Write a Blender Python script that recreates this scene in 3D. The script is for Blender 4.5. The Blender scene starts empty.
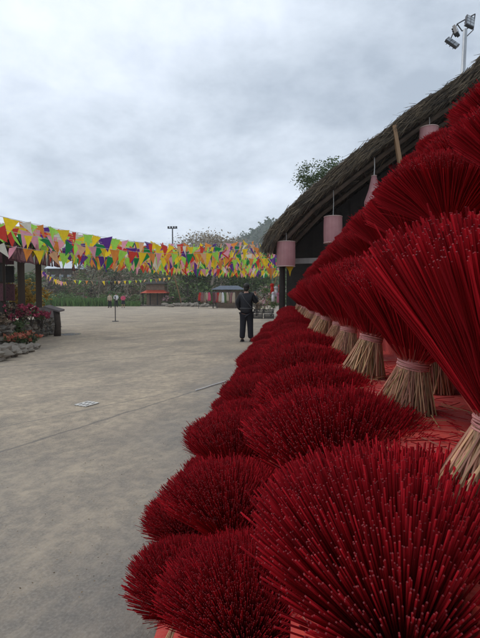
import bpy, math, random
from mathutils import Vector, Matrix, Euler, noise
R = math.radians
PI = math.pi
random.seed(7)
S = bpy.context.scene
COL = S.collection
H0 = 1.35                      # camera height above the plaza
F = 464.0                      # focal length in photo pixels
YAW, PITCH = R(5.3), R(2.84)

# ---------------------------------------------------------------- camera
cam = bpy.data.cameras.new('camera')
cam.sensor_fit = 'VERTICAL'; cam.sensor_height = 24; cam.lens = F/638*24
cam.clip_start = 0.02; cam.clip_end = 3000
co = bpy.data.objects.new('camera', cam); COL.objects.link(co)
co.location = (0, 0, H0); co.rotation_euler = (PI/2-PITCH, 0, YAW)
S.camera = co
CM = Euler((PI/2-PITCH, 0, YAW)).to_matrix()
def at(px, py, d):
    return CM @ Vector(((px-240)/F*d, -(py-319)/F*d, -d)) + Vector((0, 0, H0))
def gnd(px, py):               # point of the plaza seen at a pixel
    v = at(px, py, 1) - Vector((0, 0, H0))
    t = -H0/v.z
    return Vector((v.x*t, v.y*t, 0))
def col_at(px, d):             # ground point under pixel column at depth d
    v = at(px, 296, d); return Vector((v.x, v.y, 0))
def zat(py, d): return H0 + (296-py)/F*d

# ---------------------------------------------------------------- materials
def nd(nt, t, **kw):
    n = nt.nodes.new(t)
    for k, v in kw.items(): setattr(n, k, v)
    return n
def mat(name, c1, c2=None, rough=.8, scale=5., detail=5., island=0., bump=0., bscale=None, metal=0., spec=.4, stretch=None, c3=None, trans=0., sheen=0.):
    m = bpy.data.materials.new(name); m.use_nodes = True
    nt = m.node_tree; L = nt.links
    b = nt.nodes['Principled BSDF']
    b.inputs['Roughness'].default_value = rough
    b.inputs['Metallic'].default_value = metal
    b.inputs['Specular IOR Level'].default_value = spec
    if sheen: b.inputs['Sheen Weight'].default_value = sheen
    tc = nd(nt, 'ShaderNodeTexCoord'); mp = nd(nt, 'ShaderNodeMapping')
    L.new(tc.outputs['Object'], mp.inputs[0])
    if stretch: mp.inputs['Scale'].default_value = stretch
    nz = nd(nt, 'ShaderNodeTexNoise'); nz.inputs['Scale'].default_value = scale; nz.inputs['Detail'].default_value = detail
    L.new(mp.outputs[0], nz.inputs['Vector'])
    rp = nd(nt, 'ShaderNodeValToRGB'); cr = rp.color_ramp
    cr.elements[0].position = .32; cr.elements[1].position = .68
    cr.elements[0].color = (*c1, 1); cr.elements[1].color = (*(c2 or c1), 1)
    if c3:
        e = cr.elements.new(.5); e.color = (*c3, 1)
    L.new(nz.outputs['Fac'], rp.inputs[0])
    out = rp.outputs[0]
    if island:
        g = nd(nt, 'ShaderNodeNewGeometry'); mr = nd(nt, 'ShaderNodeMapRange')
        mr.inputs['To Min'].default_value = 1-island; mr.inputs['To Max'].default_value = 1+island
        L.new(g.outputs['Random Per Island'], mr.inputs['Value'])
        hs = nd(nt, 'ShaderNodeHueSaturation')
        L.new(mr.outputs[0], hs.inputs['Value']); L.new(out, hs.inputs['Color'])
        out = hs.outputs[0]
        if c2:                         # which of the two colours an island takes
            mx = nd(nt, 'ShaderNodeMath', operation='MULTIPLY'); mx.inputs[1].default_value = 7.31
            fr = nd(nt, 'ShaderNodeMath', operation='FRACT')
            L.new(g.outputs['Random Per Island'], mx.inputs[0]); L.new(mx.outputs[0], fr.inputs[0])
            av = nd(nt, 'ShaderNodeMath', operation='ADD'); L.new(fr.outputs[0], av.inputs[0]); L.new(nz.outputs['Fac'], av.inputs[1])
            hf = nd(nt, 'ShaderNodeMath', operation='MULTIPLY'); hf.inputs[1].default_value = .5
            L.new(av.outputs[0], hf.inputs[0]); L.new(hf.outputs[0], rp.inputs[0])
    L.new(out, b.inputs['Base Color'])
    if bump:
        bn = nd(nt, 'ShaderNodeTexNoise'); bn.inputs['Scale'].default_value = bscale or scale*4; bn.inputs['Detail'].default_value = 6
        L.new(mp.outputs[0], bn.inputs['Vector'])
        bp = nd(nt, 'ShaderNodeBump'); bp.inputs['Strength'].default_value = min(1, bump); bp.inputs['Distance'].default_value = .02
        L.new(bn.outputs['Fac'], bp.inputs['Height']); L.new(bp.outputs[0], b.inputs['Normal'])
    if trans:
        tr = nd(nt, 'ShaderNodeBsdfTranslucent'); L.new(out, tr.inputs['Color'])
        ms = nd(nt, 'ShaderNodeMixShader'); ms.inputs[0].default_value = trans
        L.new(b.outputs[0], ms.inputs[1]); L.new(tr.outputs[0], ms.inputs[2])
        L.new(ms.outputs[0], nt.nodes['Material Output'].inputs['Surface'])
    return m

M = {}
M['stick'] = mat('red_incense', (.43,.012,.021), (.25,.006,.011), .92, 3, island=.55, spec=.1)
M['tip'] = mat('incense_tip', (.20,.008,.013), (.12,.004,.008), .7, island=.3)  # end caps coloured darker to offset the sky light they catch
M['bamboo'] = mat('bamboo_stick', (.56,.34,.18), (.36,.25,.11), .6, 6, island=.5, c3=(.50,.22,.16))
M['bamboo_up'] = mat('dyed_bamboo', (.42,.03,.03), (.42,.10,.07), .6, 6, island=.4)
M['band'] = mat('plastic_tie', (.66,.28,.25), (.55,.20,.18), .4, 8, island=.2)
M['redcloth'] = mat('red_cloth', (.58,.050,.028), (.33,.022,.018), .85, 7, 10, bump=.7, bscale=22, sheen=.2, c3=(.50,.034,.022))
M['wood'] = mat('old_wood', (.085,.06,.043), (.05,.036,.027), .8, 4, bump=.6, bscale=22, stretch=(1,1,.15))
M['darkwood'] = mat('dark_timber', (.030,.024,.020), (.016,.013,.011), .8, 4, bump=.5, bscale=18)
M['rafter'] = mat('rafter_pole', (.16,.12,.09), (.09,.07,.055), .8, 6, bump=.5)
M['stallwood'] = mat('stall_boards', (.26,.19,.13), (.16,.12,.09), .8, 3)
M['palewood'] = mat('pale_wood', (.36,.22,.12), (.25,.15,.08), .7, 5, bump=.4, bscale=25, stretch=(1,1,.12))
M['greywood'] = mat('weathered_plank', (.22,.19,.185), (.12,.10,.10), .8, 5, bump=.5, bscale=25, island=.25)
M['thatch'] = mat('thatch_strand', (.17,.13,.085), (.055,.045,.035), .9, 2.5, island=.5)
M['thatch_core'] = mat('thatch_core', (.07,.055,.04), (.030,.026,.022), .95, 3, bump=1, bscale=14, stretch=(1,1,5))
M['lantern'] = mat('lantern_cloth', (.62,.33,.33), (.50,.25,.26), .7, 3, bump=.2, bscale=40, trans=.3)
M['lantern_rim'] = mat('lantern_rim', (.55,.40,.36), rough=.6)
M['cord'] = mat('white_cord', (.6,.6,.58), rough=.7)
M['stone'] = mat('field_stone', (.23,.20,.16), (.12,.11,.095), .85, 3, island=.35, bump=.8, bscale=14)
M['mortar'] = mat('mortar', (.12,.105,.085), (.075,.066,.056), .9, 5, bump=.6)
M['metal'] = mat('galvanised_steel', (.42,.44,.46), (.34,.36,.38), .45, 3, metal=.6)
M['darkmetal'] = mat('dark_metal', (.05,.05,.055), (.035,.035,.04), .5)
M['glass'] = mat('lamp_glass', (.35,.38,.40), (.25,.27,.3), .15)
M['skin'] = mat('skin', (.50,.29,.21), (.44,.24,.17), .55)
M['hair'] = mat('black_hair', (.012,.010,.009), (.02,.016,.014), .5, 20, bump=.4)
M['blackcloth'] = mat('black_jacket', (.006,.007,.011), (.012,.012,.017), .6, 6, bump=.5, bscale=12)
M['denim'] = mat('dark_trousers', (.009,.010,.016), (.016,.016,.023), .85, 6, bump=.4, bscale=14)
M['strap'] = mat('grey_strap', (.06,.06,.065), rough=.6)
M['beige'] = mat('beige_cloth', (.42,.34,.25), rough=.8)
M['whitecloth'] = mat('white_cloth', (.68,.68,.68), (.58,.58,.6), .8)
M['pinkcloth'] = mat('pink_cloth', (.62,.09,.17), (.5,.06,.13), .8)
M['rubber'] = mat('rubber', (.02,.02,.02), rough=.8)
M['plasticwhite'] = mat('cast_grate', (.62,.60,.56), (.48,.46,.42), .6, 30)
M['pit_shade'] = mat('drain_shade', (.015,.014,.013), rough=.9)
M['rustroof'] = mat('orange_red_roof', (.55,.085,.04), (.42,.06,.03), .6, 3)
M['blueroof'] = mat('blue_grey_tarp', (.075,.095,.125), (.05,.065,.09), .6, 3)
M['paleroof'] = mat('pale_metal_roof', (.50,.54,.58), (.42,.46,.50), .4, 3)
M['maroon'] = mat('brocade_maroon', (.05,.014,.02), (.025,.012,.018), .8, 30, c3=(.14,.05,.06))
M['maroonpink'] = mat('brocade_pink', (.30,.13,.13), (.16,.05,.06), .8, 30, c3=(.24,.12,.12))
M['black'] = mat('black_plastic', (.012,.012,.013), rough=.4)
M['basket'] = mat('woven_basket', (.30,.20,.11), (.2,.13,.07), .8, 40, bump=.6)
def leafmat(n, a, b, isl=.45): return mat(n, a, b, .6, 1.2, island=isl, trans=.25, spec=.3)
M['leaf_dark'] = leafmat('leaf_dark', (.06,.10,.035), (.10,.14,.05))
M['leaf_mid'] = leafmat('leaf_mid', (.10,.17,.055), (.15,.20,.075))
M['leaf_bright'] = leafmat('leaf_bright', (.075,.155,.04), (.12,.19,.055))
M['leaf_brown'] = leafmat('leaf_brown', (.24,.17,.12), (.15,.13,.08))
M['leaf_gold'] = leafmat('leaf_gold', (.40,.24,.03), (.26,.17,.03))
M['flower_pink'] = leafmat('flower_pink', (.50,.09,.16), (.36,.05,.10))
M['flower_salmon'] = leafmat('flower_salmon', (.55,.20,.12), (.45,.12,.08))
M['blossom'] = leafmat('blossom', (.42,.37,.30), (.26,.21,.14))
M['blossom_pink'] = leafmat('blossom_pink', (.55,.33,.36), (.45,.28,.28))
M['bark'] = mat('bark', (.09,.07,.055), (.05,.04,.032), .9, 6, bump=.8, bscale=20)
M['palebark'] = mat('pale_bark', (.30,.25,.20), (.2,.17,.13), .9, 6, bump=.6)
FL = dict(orange=(.85,.30,.06), yellow=(.95,.68,.03), purple=(.13,.035,.30), green=(.015,.25,.07), lime=(.42,.82,.12),
          pink=(.86,.38,.48), red=(.72,.06,.04), peach=(.92,.52,.28), magenta=(.62,.04,.22), cream=(.88,.84,.72))
for k, v in FL.items(): M['flag_'+k] = mat('pennant_'+k, v, tuple(c*.86 for c in v), .75, 6, bump=.2, bscale=18, trans=.5)

# ---------------------------------------------------------------- mesh building
class MB:
    def __init__(s): s.v = []; s.f = []; s.m = []
    def add(s, vs, fs, mi=0):
        n = len(s.v); s.v += [tuple(p) for p in vs]
        for q in fs: s.f.append(tuple(i+n for i in q)); s.m.append(mi)
    def box(s, c, d, rz=0., mi=0, rot=None):
        mt = rot if rot is not None else Matrix.Rotation(rz, 3, 'Z')
        x, y, z = d[0]/2, d[1]/2, d[2]/2
        vs = [Vector(c)+mt@Vector((a*x, b*y, e*z)) for e in (-1,1) for a, b in ((-1,-1),(1,-1),(1,1),(-1,1))]
        s.add(vs, [(3,2,1,0),(4,5,6,7),(0,1,5,4),(1,2,6,5),(2,3,7,6),(3,0,4,7)], mi)
    def tube(s, pts, rs, n=6, mi=0, cap=True, capmi=None):
        pts = [Vector(p) for p in pts]
        if not hasattr(rs, '__len__'): rs = [rs]*len(pts)
        t0 = (pts[1]-pts[0]).normalized()
        a = t0.orthogonal().normalized()
        vs = []
        for i, p in enumerate(pts):
            t = (pts[min(i+1, len(pts)-1)]-pts[max(i-1, 0)])
            t = t.normalized() if t.length > 1e-9 else t0
            a = (a-t*a.dot(t)).normalized(); b = t.cross(a)
            for k in range(n):
                w = 2*PI*k/n
                vs.append(p+(a*math.cos(w)+b*math.sin(w))*rs[i])
        fs = [(i*n+k, i*n+(k+1)%n, (i+1)*n+(k+1)%n, (i+1)*n+k) for i in range(len(pts)-1) for k in range(n)]
        base = len(s.v)
        s.add(vs, fs, mi)
        if cap:
            s.f.append(tuple(base+(len(pts)-1)*n+k for k in range(n))); s.m.append(mi if capmi is None else capmi)
            s.f.append(tuple(base+n-1-k for k in range(n))); s.m.append(mi)
    def ball(s, c, r, nu=10, nv=7, mi=0, jit=0., seed=0):
        r = Vector(r) if hasattr(r, '__len__') else Vector((r, r, r))
        c = Vector(c); vs = [c+Vector((0,0,-r.z))]
        for j in range(1, nv):
            ph = -PI/2+PI*j/nv
            for i in range(nu):
                th = 2*PI*i/nu
                d = Vector((math.cos(ph)*math.cos(th), math.cos(ph)*math.sin(th), math.sin(ph)))
                k = 1+(jit*noise.noise(d*1.7+Vector((seed*3.1, seed, 0))) if jit else 0)
                vs.append(c+Vector((d.x*r.x, d.y*r.y, d.z*r.z))*k)
        vs.append(c+Vector((0,0,r.z)))
        fs = [(0, 1+(i+1)%nu, 1+i) for i in range(nu)]
        for j in range(nv-2):
            for i in range(nu):
                a = 1+j*nu+i; b = 1+j*nu+(i+1)%nu
                fs.append((a, b, b+nu, a+nu))
        t = len(vs)-1; o = 1+(nv-2)*nu
        fs += [(o+i, o+(i+1)%nu, t) for i in range(nu)]
        s.add(vs, fs, mi)
    def quad(s, c, u, v, mi=0):
        c = Vector(c); s.add([c-u-v, c+u-v, c+u+v, c-u+v], [(0,1,2,3)], mi)
    def build(s, name, mats, parent=None, smooth=False, loc=None, bevel=0.):
        me = bpy.data.meshes.new(name); me.from_pydata(s.v, [], s.f)
        if not isinstance(mats, (list, tuple)): mats = [mats]
        for m in mats: me.materials.append(m)
        if len(mats) > 1: me.polygons.foreach_set('material_index', s.m)
        if smooth: me.polygons.foreach_set('use_smooth', [True]*len(s.f))
        me.update()
        o = bpy.data.objects.new(name, me); COL.objects.link(o)
        if parent: o.parent = parent
        if loc: o.location = loc
        if bevel:
            bv = o.modifiers.new('bevel', 'BEVEL'); bv.width = bevel; bv.segments = 2; bv.limit_method = 'ANGLE'
        return o
def tag(o, label=None, cat=None, group=None, kind=None):
    for k, v in (('label', label), ('category', cat), ('group', group), ('kind', kind)):
        if v: o[k] = v
    return o
def thing(name, loc, label, cat, group=None, rz=0.):
    o = bpy.data.objects.new(name, None); COL.objects.link(o)
    o.location = loc; o.rotation_euler = (0, 0, rz); o.empty_display_size = .1
    return tag(o, label, cat, group)
def copy_tree(o, parent=None):
    c = o.copy(); COL.objects.link(c); c.parent = parent
    for ch in list(o.children): copy_tree(ch, c)
    return c
ORD = ['first','second','third','fourth','fifth','sixth','seventh','eighth','ninth','tenth','eleventh','twelfth','thirteenth','fourteenth',
       'fifteenth','sixteenth','seventeenth','eighteenth','nineteenth','twentieth','twenty-first','twenty-second']
W = random.uniform

# ---------------------------------------------------------------- incense bundles
TIE = .145
def head_mesh(seed, n=5400, tmax=52, Lr=.262, rad=.00108):
    rn = random.Random(seed); mb = MB()
    ph0 = rn.uniform(0, 6.28)
    for i in range(n):
        u = (i+.5)/n
        th = math.acos(1-(u**1.05)*(1-math.cos(R(tmax))))
        th += rn.gauss(0, R(2.2)); ph = i*2.399963+rn.gauss(0, .05)
        # uneven outline: the fan opens wider on some sides and has thin gaps
        th *= 1+.06*math.sin(2*ph+ph0)+.05*math.sin(3*ph+ph0*2.3)
        if rn.random() < .01: th += rn.uniform(.03, .11)
        d = Vector((math.sin(th)*math.cos(ph), math.sin(th)*math.sin(ph), math.cos(th)))
        L = Lr*(1+rn.gauss(0, .034)) + (rn.uniform(.0, .018) if rn.random() < .04 else 0)
        rr = .034*math.sin(th)/math.sin(R(tmax))+rn.uniform(0, .004)
        s0 = Vector((rr*math.cos(ph), rr*math.sin(ph), TIE+.005))
        e = s0+d*L
        side = Vector((-d.y, d.x, 0))*rn.gauss(0, .012)
        p1 = s0+d*.015
        mid = s0+d*(L*.55)+side+Vector((0, 0, .004))
        mb.tube([p1, mid, e+side*1.2], [rad*.75, rad*.95, rad*rn.uniform(.95, 1.15)], 4, 0, True, 1)
    return mb
def base_mesh(seed, n=520, rb=.088):
    rn = random.Random(seed); mb = MB()
    for i in range(n):
        k = math.sqrt((i+.5)/n); ph = i*2.399963+rn.gauss(0, .1)
        tw = rn.gauss(0, .5)
        r0 = rb*k*rn.uniform(.9, 1.06); r1 = .036*k
        b = Vector((r0*math.cos(ph+tw), r0*math.sin(ph+tw), rn.uniform(0, .004)))
        t = Vector((r1*math.cos(ph), r1*math.sin(ph), TIE))
        mb.tube([b, t], .0017, 4, 0)
        th = R(43)*k; d = Vector((math.sin(th)*math.cos(ph-tw*.1), math.sin(th)*math.sin(ph-tw*.1), math.cos(th)))
        mb.tube([t, t+d*.06], .0017, 4, 1, False)
    # stray inner stalk mass so that the cone is not see-through at the tie
    mb.tube([(0,0,.05), (0,0,TIE+.05)], [.05, .034], 10, 0)
    return mb
def band_mesh(seed):
    rn = random.Random(seed); mb = MB()
    for k in range(8):
        pts = []; sl_k = rn.uniform(-.0022, .0022); pk = rn.uniform(0, 6)
        for i in range(29):
            a = 2*PI*i/28; r = .0405+rn.uniform(-.0008, .0014)
            pts.append((r*math.cos(a), r*math.sin(a), TIE-.014+.0036*k+sl_k*math.sin(a+pk)))
        mb.tube(pts, rn.uniform(.0018, .0027), 5)
    mb.tube([(0,-.045,TIE), (.004,-.052,TIE-.02), (.012,-.056,TIE-.05)], [.003,.002,.001], 5)
    return mb
protos = []
for sd in range(5):
    p = thing('incense_bundle', (0,0,0), 'red incense bundle', 'incense bundle')
    h = head_mesh(sd*11+3, 5400 if sd else 5000, [53, 46, 55, 51, 43][sd], [.262, .270, .258, .268, .275][sd]).build('incense_sticks', [M['stick'], M['tip']], p)
    base_mesh(sd*5+1).build('bamboo_base', [M['bamboo'], M['bamboo_up']], p)
    band_mesh(sd).build('tie_band', M['band'], p, smooth=True)
    protos.append(p)
TIERS = [  # x, z, first y values, spacing after them, what the label calls it, size
    (-.40, .03, [1.62, 2.12], .52, 'ground row', .97),
    (-.19, .37, [1.08, 1.50, 2.04], .54, 'first shelf up', 1.0),
    (.13, .69, [.66, 1.16, 1.69], .52, 'second shelf up', 1.0),
    (.305, 1.035, [.65, 1.26, 1.84], .52, 'third shelf up', 1.02),
    (.67, 1.46, [1.34, 1.92, 2.50], .58, 'fourth shelf up', 1.05),
    (.99, 1.81, [1.45, 2.05], .60, 'fifth shelf up', 1.05),
    (1.33, 2.25, [2.1, 2.72], .62, 'topmost shelf', 1.05)]
SPECIAL = {(2, 0): (.142, 13, 9, 1.03), (3, 0): (.275, 10, 1, .97), (1, 0): (-.088, 2, 6, .87), (0, 0): (-.365, 6, 0, .95)}   # x, lean across, lean along, size
used = [False]*5
for ti, (tx, tz, ys, sp, nm, sc) in enumerate(TIERS):
    rn = random.Random(100+ti)
    ys = ys+[ys[-1]+sp*(q+1) for q in range(30)]
    for i, y in enumerate(ys):
        y += rn.uniform(-.03, .03) if i > 1 else 0
        if y > 10.35: break
        k = (i*2+ti+rn.randint(0, 1)) % 4 if ti != 3 or i > 5 else 1
        if (ti, i) == (3, 0): k = 4
        if not used[k]: o = protos[k]; used[k] = True
        else: o = copy_tree(protos[k])
        o.location = (tx+rn.uniform(-.02, .02), y, tz+.004)
        o.rotation_euler = (R(rn.uniform(-4, 4)), R(rn.uniform(-8, 1)), rn.uniform(0, 6.28))
        lx_, ly_ = (rn.uniform(-4, 3) if ti != 3 else rn.uniform(8, 14))+(2 if ti > 3 else 0), rn.uniform(-6, 5)
        s_ = sc*rn.uniform(.95, 1.05)
        if (ti, i) in SPECIAL:
            sx0, lx_, ly_, s_ = SPECIAL[ti, i]; o.location.x = sx0
        o.rotation_euler = (Euler((R(ly_), R(lx_), 0)).to_matrix() @ Matrix.Rotation(rn.uniform(0, 6.28), 3, 'Z')).to_euler()
        o.scale = (s_, s_, s_*rn.uniform(.97, 1.04))
        where = 'in the ground row' if ti == 0 else 'on the '+nm
        o['label'] = 'red incense bundle %s, %s' % (where, 'nearest to the camera' if i == 0 else ORD[i]+' from the near end')
        o['group'] = 'fanned red incense bundles on the stepped rack'

for y, lb in ((.93, 'narrow red incense bundle at the back of the third shelf up, behind the two nearest'), (1.55, 'narrow red incense bundle at the back of the third shelf up, farther of the two')):
    o = copy_tree(protos[4]); o.location = (.475, y, 1.039); o.scale = (.86, .86, .9)
    o.rotation_euler = (R(3), R(-8), y*2); o['label'] = lb; o['group'] = 'fanned red incense bundles on the stepped rack'

# stepped rack and its red cloth
Y0, Y1 = .25, 10.6
xs = [t[0] for t in TIERS]; zs = [t[1] for t in TIERS]
rack = thing('display_rack', (0, 0, 0), 'long stepped wooden rack carrying the rows of red incense', 'display rack')
for i in range(1, 7):
    mb = MB()
    x0 = xs[i]-.09; x1 = xs[i+1]-.09 if i < 6 else xs[i]+.16
    mb.box(((x0+x1)/2+.004, (Y0+Y1)/2, zs[i]-.028), (x1-x0-.02, Y1-Y0, .04))
    mb.build('shelf', M['wood'], rack, bevel=.004)
for y in [Y0+.1+k*1.7 for k in range(7)]:
    for i in range(1, 7):
        mb = MB(); mb.box((xs[i], y, (zs[i]-.048)/2), (.05, .05, zs[i]-.048)); mb.build('leg', M['wood'], rack)
# cloth: stair profile
prof = [(xs[0]-.10, .012), (xs[0]-.02, .016)]
for i in range(1, 7):
    xe = xs[i]-.10
    prof += [(xe-.004, zs[i-1] if i > 1 else .02), (xe-.008, (zs[i]+zs[i-1])/2), (xe-.006, zs[i]-.004), (xe+.012, zs[i]), (xs[i], zs[i])]
prof += [(xs[6]+.17, zs[6]), (xs[6]+.18, zs[6]-.02), (xs[6]+.20, 1.2), (xs[6]+.22, .02)]
mb = MB(); NY = 520; n = len(prof)
vs = []
for j in range(NY+1):
    y = Y0-.03+(Y1-Y0+.06)*j/NY
    for i, (x, z) in enumerate(prof):
        wob = .014*noise.noise(Vector((x*5, y*4, z*5)))+.009*noise.noise(Vector((x*20, y*13, z*20)))
        ris = (i-2) % 5 == 1
        vs.append((x-(.016*math.sin(y*23+i+3*noise.noise(Vector((y*2, i, 0))))+.014) if ris else x+wob, y, max(.006, z+.002+(abs(wob) if not ris else 0))))
fs = [(j*n+i, j*n+i+1, (j+1)*n+i+1, (j+1)*n+i) for j in range(NY) for i in range(n-1)]
mb.add(vs, fs)
c = mb.build('rack_cloth', M['redcloth'], smooth=True)
tag(c, 'red cloth draped over the stepped shelves under the incense bundles', 'cloth')
sm = c.modifiers.new('thickness', 'SOLIDIFY'); sm.thickness = .002; sm.offset = -1

# ---------------------------------------------------------------- ground
def concrete():
    m = bpy.data.materials.new('concrete'); m.use_nodes = True
    nt = m.node_tree; L = nt.links; b = nt.nodes['Principled BSDF']
    g = nd(nt, 'ShaderNodeNewGeometry')
    def noi(sc, det=6, rot=0, stretch=None, rough=.55):
        v = g.outputs['Position']
        m0 = nd(nt, 'ShaderNodeMapping'); m0.inputs['Rotation'].default_value = (0, 0, -rot); L.new(v, m0.inputs[0])
        mp = nd(nt, 'ShaderNodeMapping'); mp.inputs['Scale'].default_value = stretch or (1,1,1)
        L.new(m0.outputs[0], mp.inputs[0])
        n_ = nd(nt, 'ShaderNodeTexNoise'); n_.inputs['Scale'].default_value = sc; n_.inputs['Detail'].default_value = det
        n_.inputs['Roughness'].default_value = rough
        L.new(mp.outputs[0], n_.inputs['Vector']); return n_.outputs['Fac']
    def ramp(x, a, b_, ca=0., cb=1.):
        r = nd(nt, 'ShaderNodeMapRange', interpolation_type='SMOOTHSTEP')
        for k, v in (('From Min', a), ('From Max', b_), ('To Min', ca), ('To Max', cb)): r.inputs[k].default_value = v
        L.new(x, r.inputs['Value']); return r.outputs[0]
    def mix(f, a, b_):
        x = nd(nt, 'ShaderNodeMix', data_type='RGBA'); L.new(f, x.inputs[0])
        for s_, v in ((6, a), (7, b_)):
            if isinstance(v, tuple): x.inputs[s_].default_value = (*v, 1)
            else: L.new(v, x.inputs[s_])
        return x.outputs[2]
    def mth(op, a, b_=None):
        x = nd(nt, 'ShaderNodeMath', operation=op, use_clamp=(op in ('MULTIPLY_ADD',)))
        for i, v in enumerate((a, b_)):
            if v is None: continue
            if isinstance(v, (int, float)): x.inputs[i].default_value = v
            else: L.new(v, x.inputs[i])
        return x.outputs[0]
    big = noi(.35, 5, .3); med = noi(1.1, 10, R(66), (.6, 1, 1), .72); fine = noi(9, 8, 0, None, .7); grit = noi(70, 4)
    c = mix(ramp(big, .35, .62), (.265,.215,.16), (.38,.305,.22))
    c = mix(ramp(med, .42, .66), c, (.48,.38,.26))
    c = mix(ramp(noi(.7, 11, R(70), (.7,1,1), .74), .45, .66, 0, .62), c, (.145,.125,.10))
    c = mix(ramp(noi(2.4, 11, R(55), (.55,1,1), .78), .53, .70, 0, .32), c, (.13,.125,.115))
    c = mix(ramp(fine, .38, .62, 0, .5), c, (.13,.115,.095))
    c = mix(ramp(noi(2.6, 12, R(66), (.3, 1, 1), .8), .535, .60, 0, .30), c, (.52,.42,.285))
    c = mix(ramp(noi(1.5, 12, R(80), (.5, 1, 1), .8), .56, .60, 0, .30), c, (.12,.105,.085))
    c = mix(ramp(noi(9, 9, R(64), (.5, 1, 1), .8), .57, .62, 0, .30), c, (.13,.115,.09))
    c = mix(ramp(grit, .40, .66, 0, .3), c, (.48,.42,.34))
    # damp, greyer strip of slab along the incense rack
    sx = nd(nt, 'ShaderNodeSeparateXYZ'); L.new(g.outputs['Position'], sx.inputs[0])
    d1 = mth('ADD', sx.outputs[0], mth('MULTIPLY', noi(.6, 6), 2.2))
    damp = mth('MULTIPLY', ramp(d1, -.9, .6), ramp(sx.outputs[1], 3.5, 15, 1, .55))
    near_damp_dim = ramp(mth('ADD', sx.outputs[1], mth('MULTIPLY', noi(.45, 6), 3.)), 4.0, 6.5, .62, 0)  # near slab: damp, plus weaker sky light and vignette painted into its colour
    dm = mth('MAXIMUM', damp, near_damp_dim)
    dk = nd(nt, 'ShaderNodeHueSaturation'); dk.inputs['Saturation'].default_value = .85; dk.inputs['Value'].default_value = .60
    L.new(c, dk.inputs['Color'])
    c = mix(dm, c, dk.outputs[0])
    # joints and cracks: distance to a few lines, wobbled by noise
    lines = [(gnd(0, 452), gnd(228, 381), .011, (.11,.10,.09)), (gnd(10, 366), gnd(232, 352), .02, (.12,.11,.10)),
             (gnd(95, 408), gnd(270, 372), .008, (.14,.13,.115)),
             (gnd(60, 322), gnd(230, 320), .04, (.14,.13,.12))]
    wob = mth('MULTIPLY', mth('SUBTRACT', noi(1.6, 7, 0, None, .7), .5), .16)
    for a, e, w, cc in lines:
        dr = (e-a).normalized(); nx, ny = -dr.y, dr.x
        t = mth('ADD', mth('MULTIPLY', sx.outputs[0], nx), mth('MULTIPLY', sx.outputs[1], ny))
        t = mth('ABSOLUTE', mth('ADD', mth('SUBTRACT', t, nx*a.x+ny*a.y), wob))
        c = mix(ramp(t, w, w*2.4, .62, 0), c, cc)
    L.new(c, b.inputs['Base Color'])
    L.new(ramp(mth('ADD', mth('MULTIPLY', dm, .7), mth('MULTIPLY', fine, .3)), .1, .95, .88, .42), b.inputs['Roughness'])
    bp = nd(nt, 'ShaderNodeBump'); bp.inputs['Strength'].default_value = .55; bp.inputs['Distance'].default_value = .02
    br = noi(26, 5, R(75), (.12, 1, 1), .6)
    hh = mth('ADD', mth('ADD', mth('MULTIPLY', fine, .5), mth('MULTIPLY', grit, .12)), mth('MULTIPLY', br, .35))
    L.new(hh, bp.inputs['Height']); L.new(bp.outputs[0], b.inputs['Normal'])
    return m
mb = MB(); N = 24
vs = [(-310+660*i/N, -50+640*j/N, -.012) for j in range(N+1) for i in range(N+1)]
mb.add(vs, [(j*(N+1)+i, j*(N+1)+i+1, (j+1)*(N+1)+i+1, (j+1)*(N+1)+i) for j in range(N) for i in range(N)])
M['earth'] = mat('earth', (.10,.09,.055), (.06,.075,.035), .95, .3, bump=.5)
tag(mb.build('ground', M['earth']), kind='structure')
mb = MB(); mb.add([(-7.5,-6,0), (14,-6,0), (14,70,0), (2,72,0), (-30,72,0), (-40,60,0), (-36,34,0), (-12,18,0), (-7.5,11,0)], [tuple(range(9))])
tag(mb.build('plaza', concrete()), kind='structure')

# puddle beside the stone wall
def blob(c, rx, ry, rz, n=26, seed=1, z=.004):
    vs = []
    for i in range(n):
        a = 2*PI*i/n; k = 1+.3*noise.noise(Vector((math.cos(a)*1.5, math.sin(a)*1.5, seed)))
        x, y = rx*k*math.cos(a), ry*k*math.sin(a)
        vs.append((c.x+x*math.cos(rz)-y*math.sin(rz), c.y+x*math.sin(rz)+y*math.cos(rz), z))
    return vs
M['water'] = mat('puddle_water', (.32,.33,.34), rough=.04, spec=.8)  # pale base colour stands in for the bright reflection on the water
for (px, py, rx, ry, sd) in ((71, 334.3, .36, .5, 1),):
    mb = MB(); vs = blob(gnd(px, py), rx, ry, .2, seed=sd); mb.add(vs, [tuple(range(len(vs)))])
    tag(mb.build('puddle', M['water']), kind='structure')

# drain grate
gp = gnd(87, 404.5)
gr = thing('drain_grate', (gp.x, gp.y, .004), 'small pale drain grate with six slots set in the concrete', 'drain grate', rz=R(-22))
mb = MB(); mb.box((0,0,0), (.19,.22,.002)); mb.build('drain_shade_plate', M['pit_shade'], gr)  # flat dark plate, its colour standing in for the shade below the slots
mb = MB()
for x in (-.085, -.028, .028, .085): mb.box((x, 0, .005), (.026, .22, .008))
for y in (-.098, 0, .098):
    for x in (-.0565, 0, .0565): mb.box((x, y, .005), (.031, .036, .008))
mb.build('grate_plate', M['plasticwhite'], gr)
# thin pale stick on the slab
a, b_ = gnd(196, 391), gnd(226, 382)
mb = MB(); pts = [a.lerp(b_, k/6)+Vector((W(-.01,.01), W(-.01,.01), .012)) for k in range(7)]
mb.tube(pts, .009, 5)
tag(mb.build('fallen_stick', M['cord']), 'thin pale stick lying on the concrete beside the incense rack', 'stick')

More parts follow.
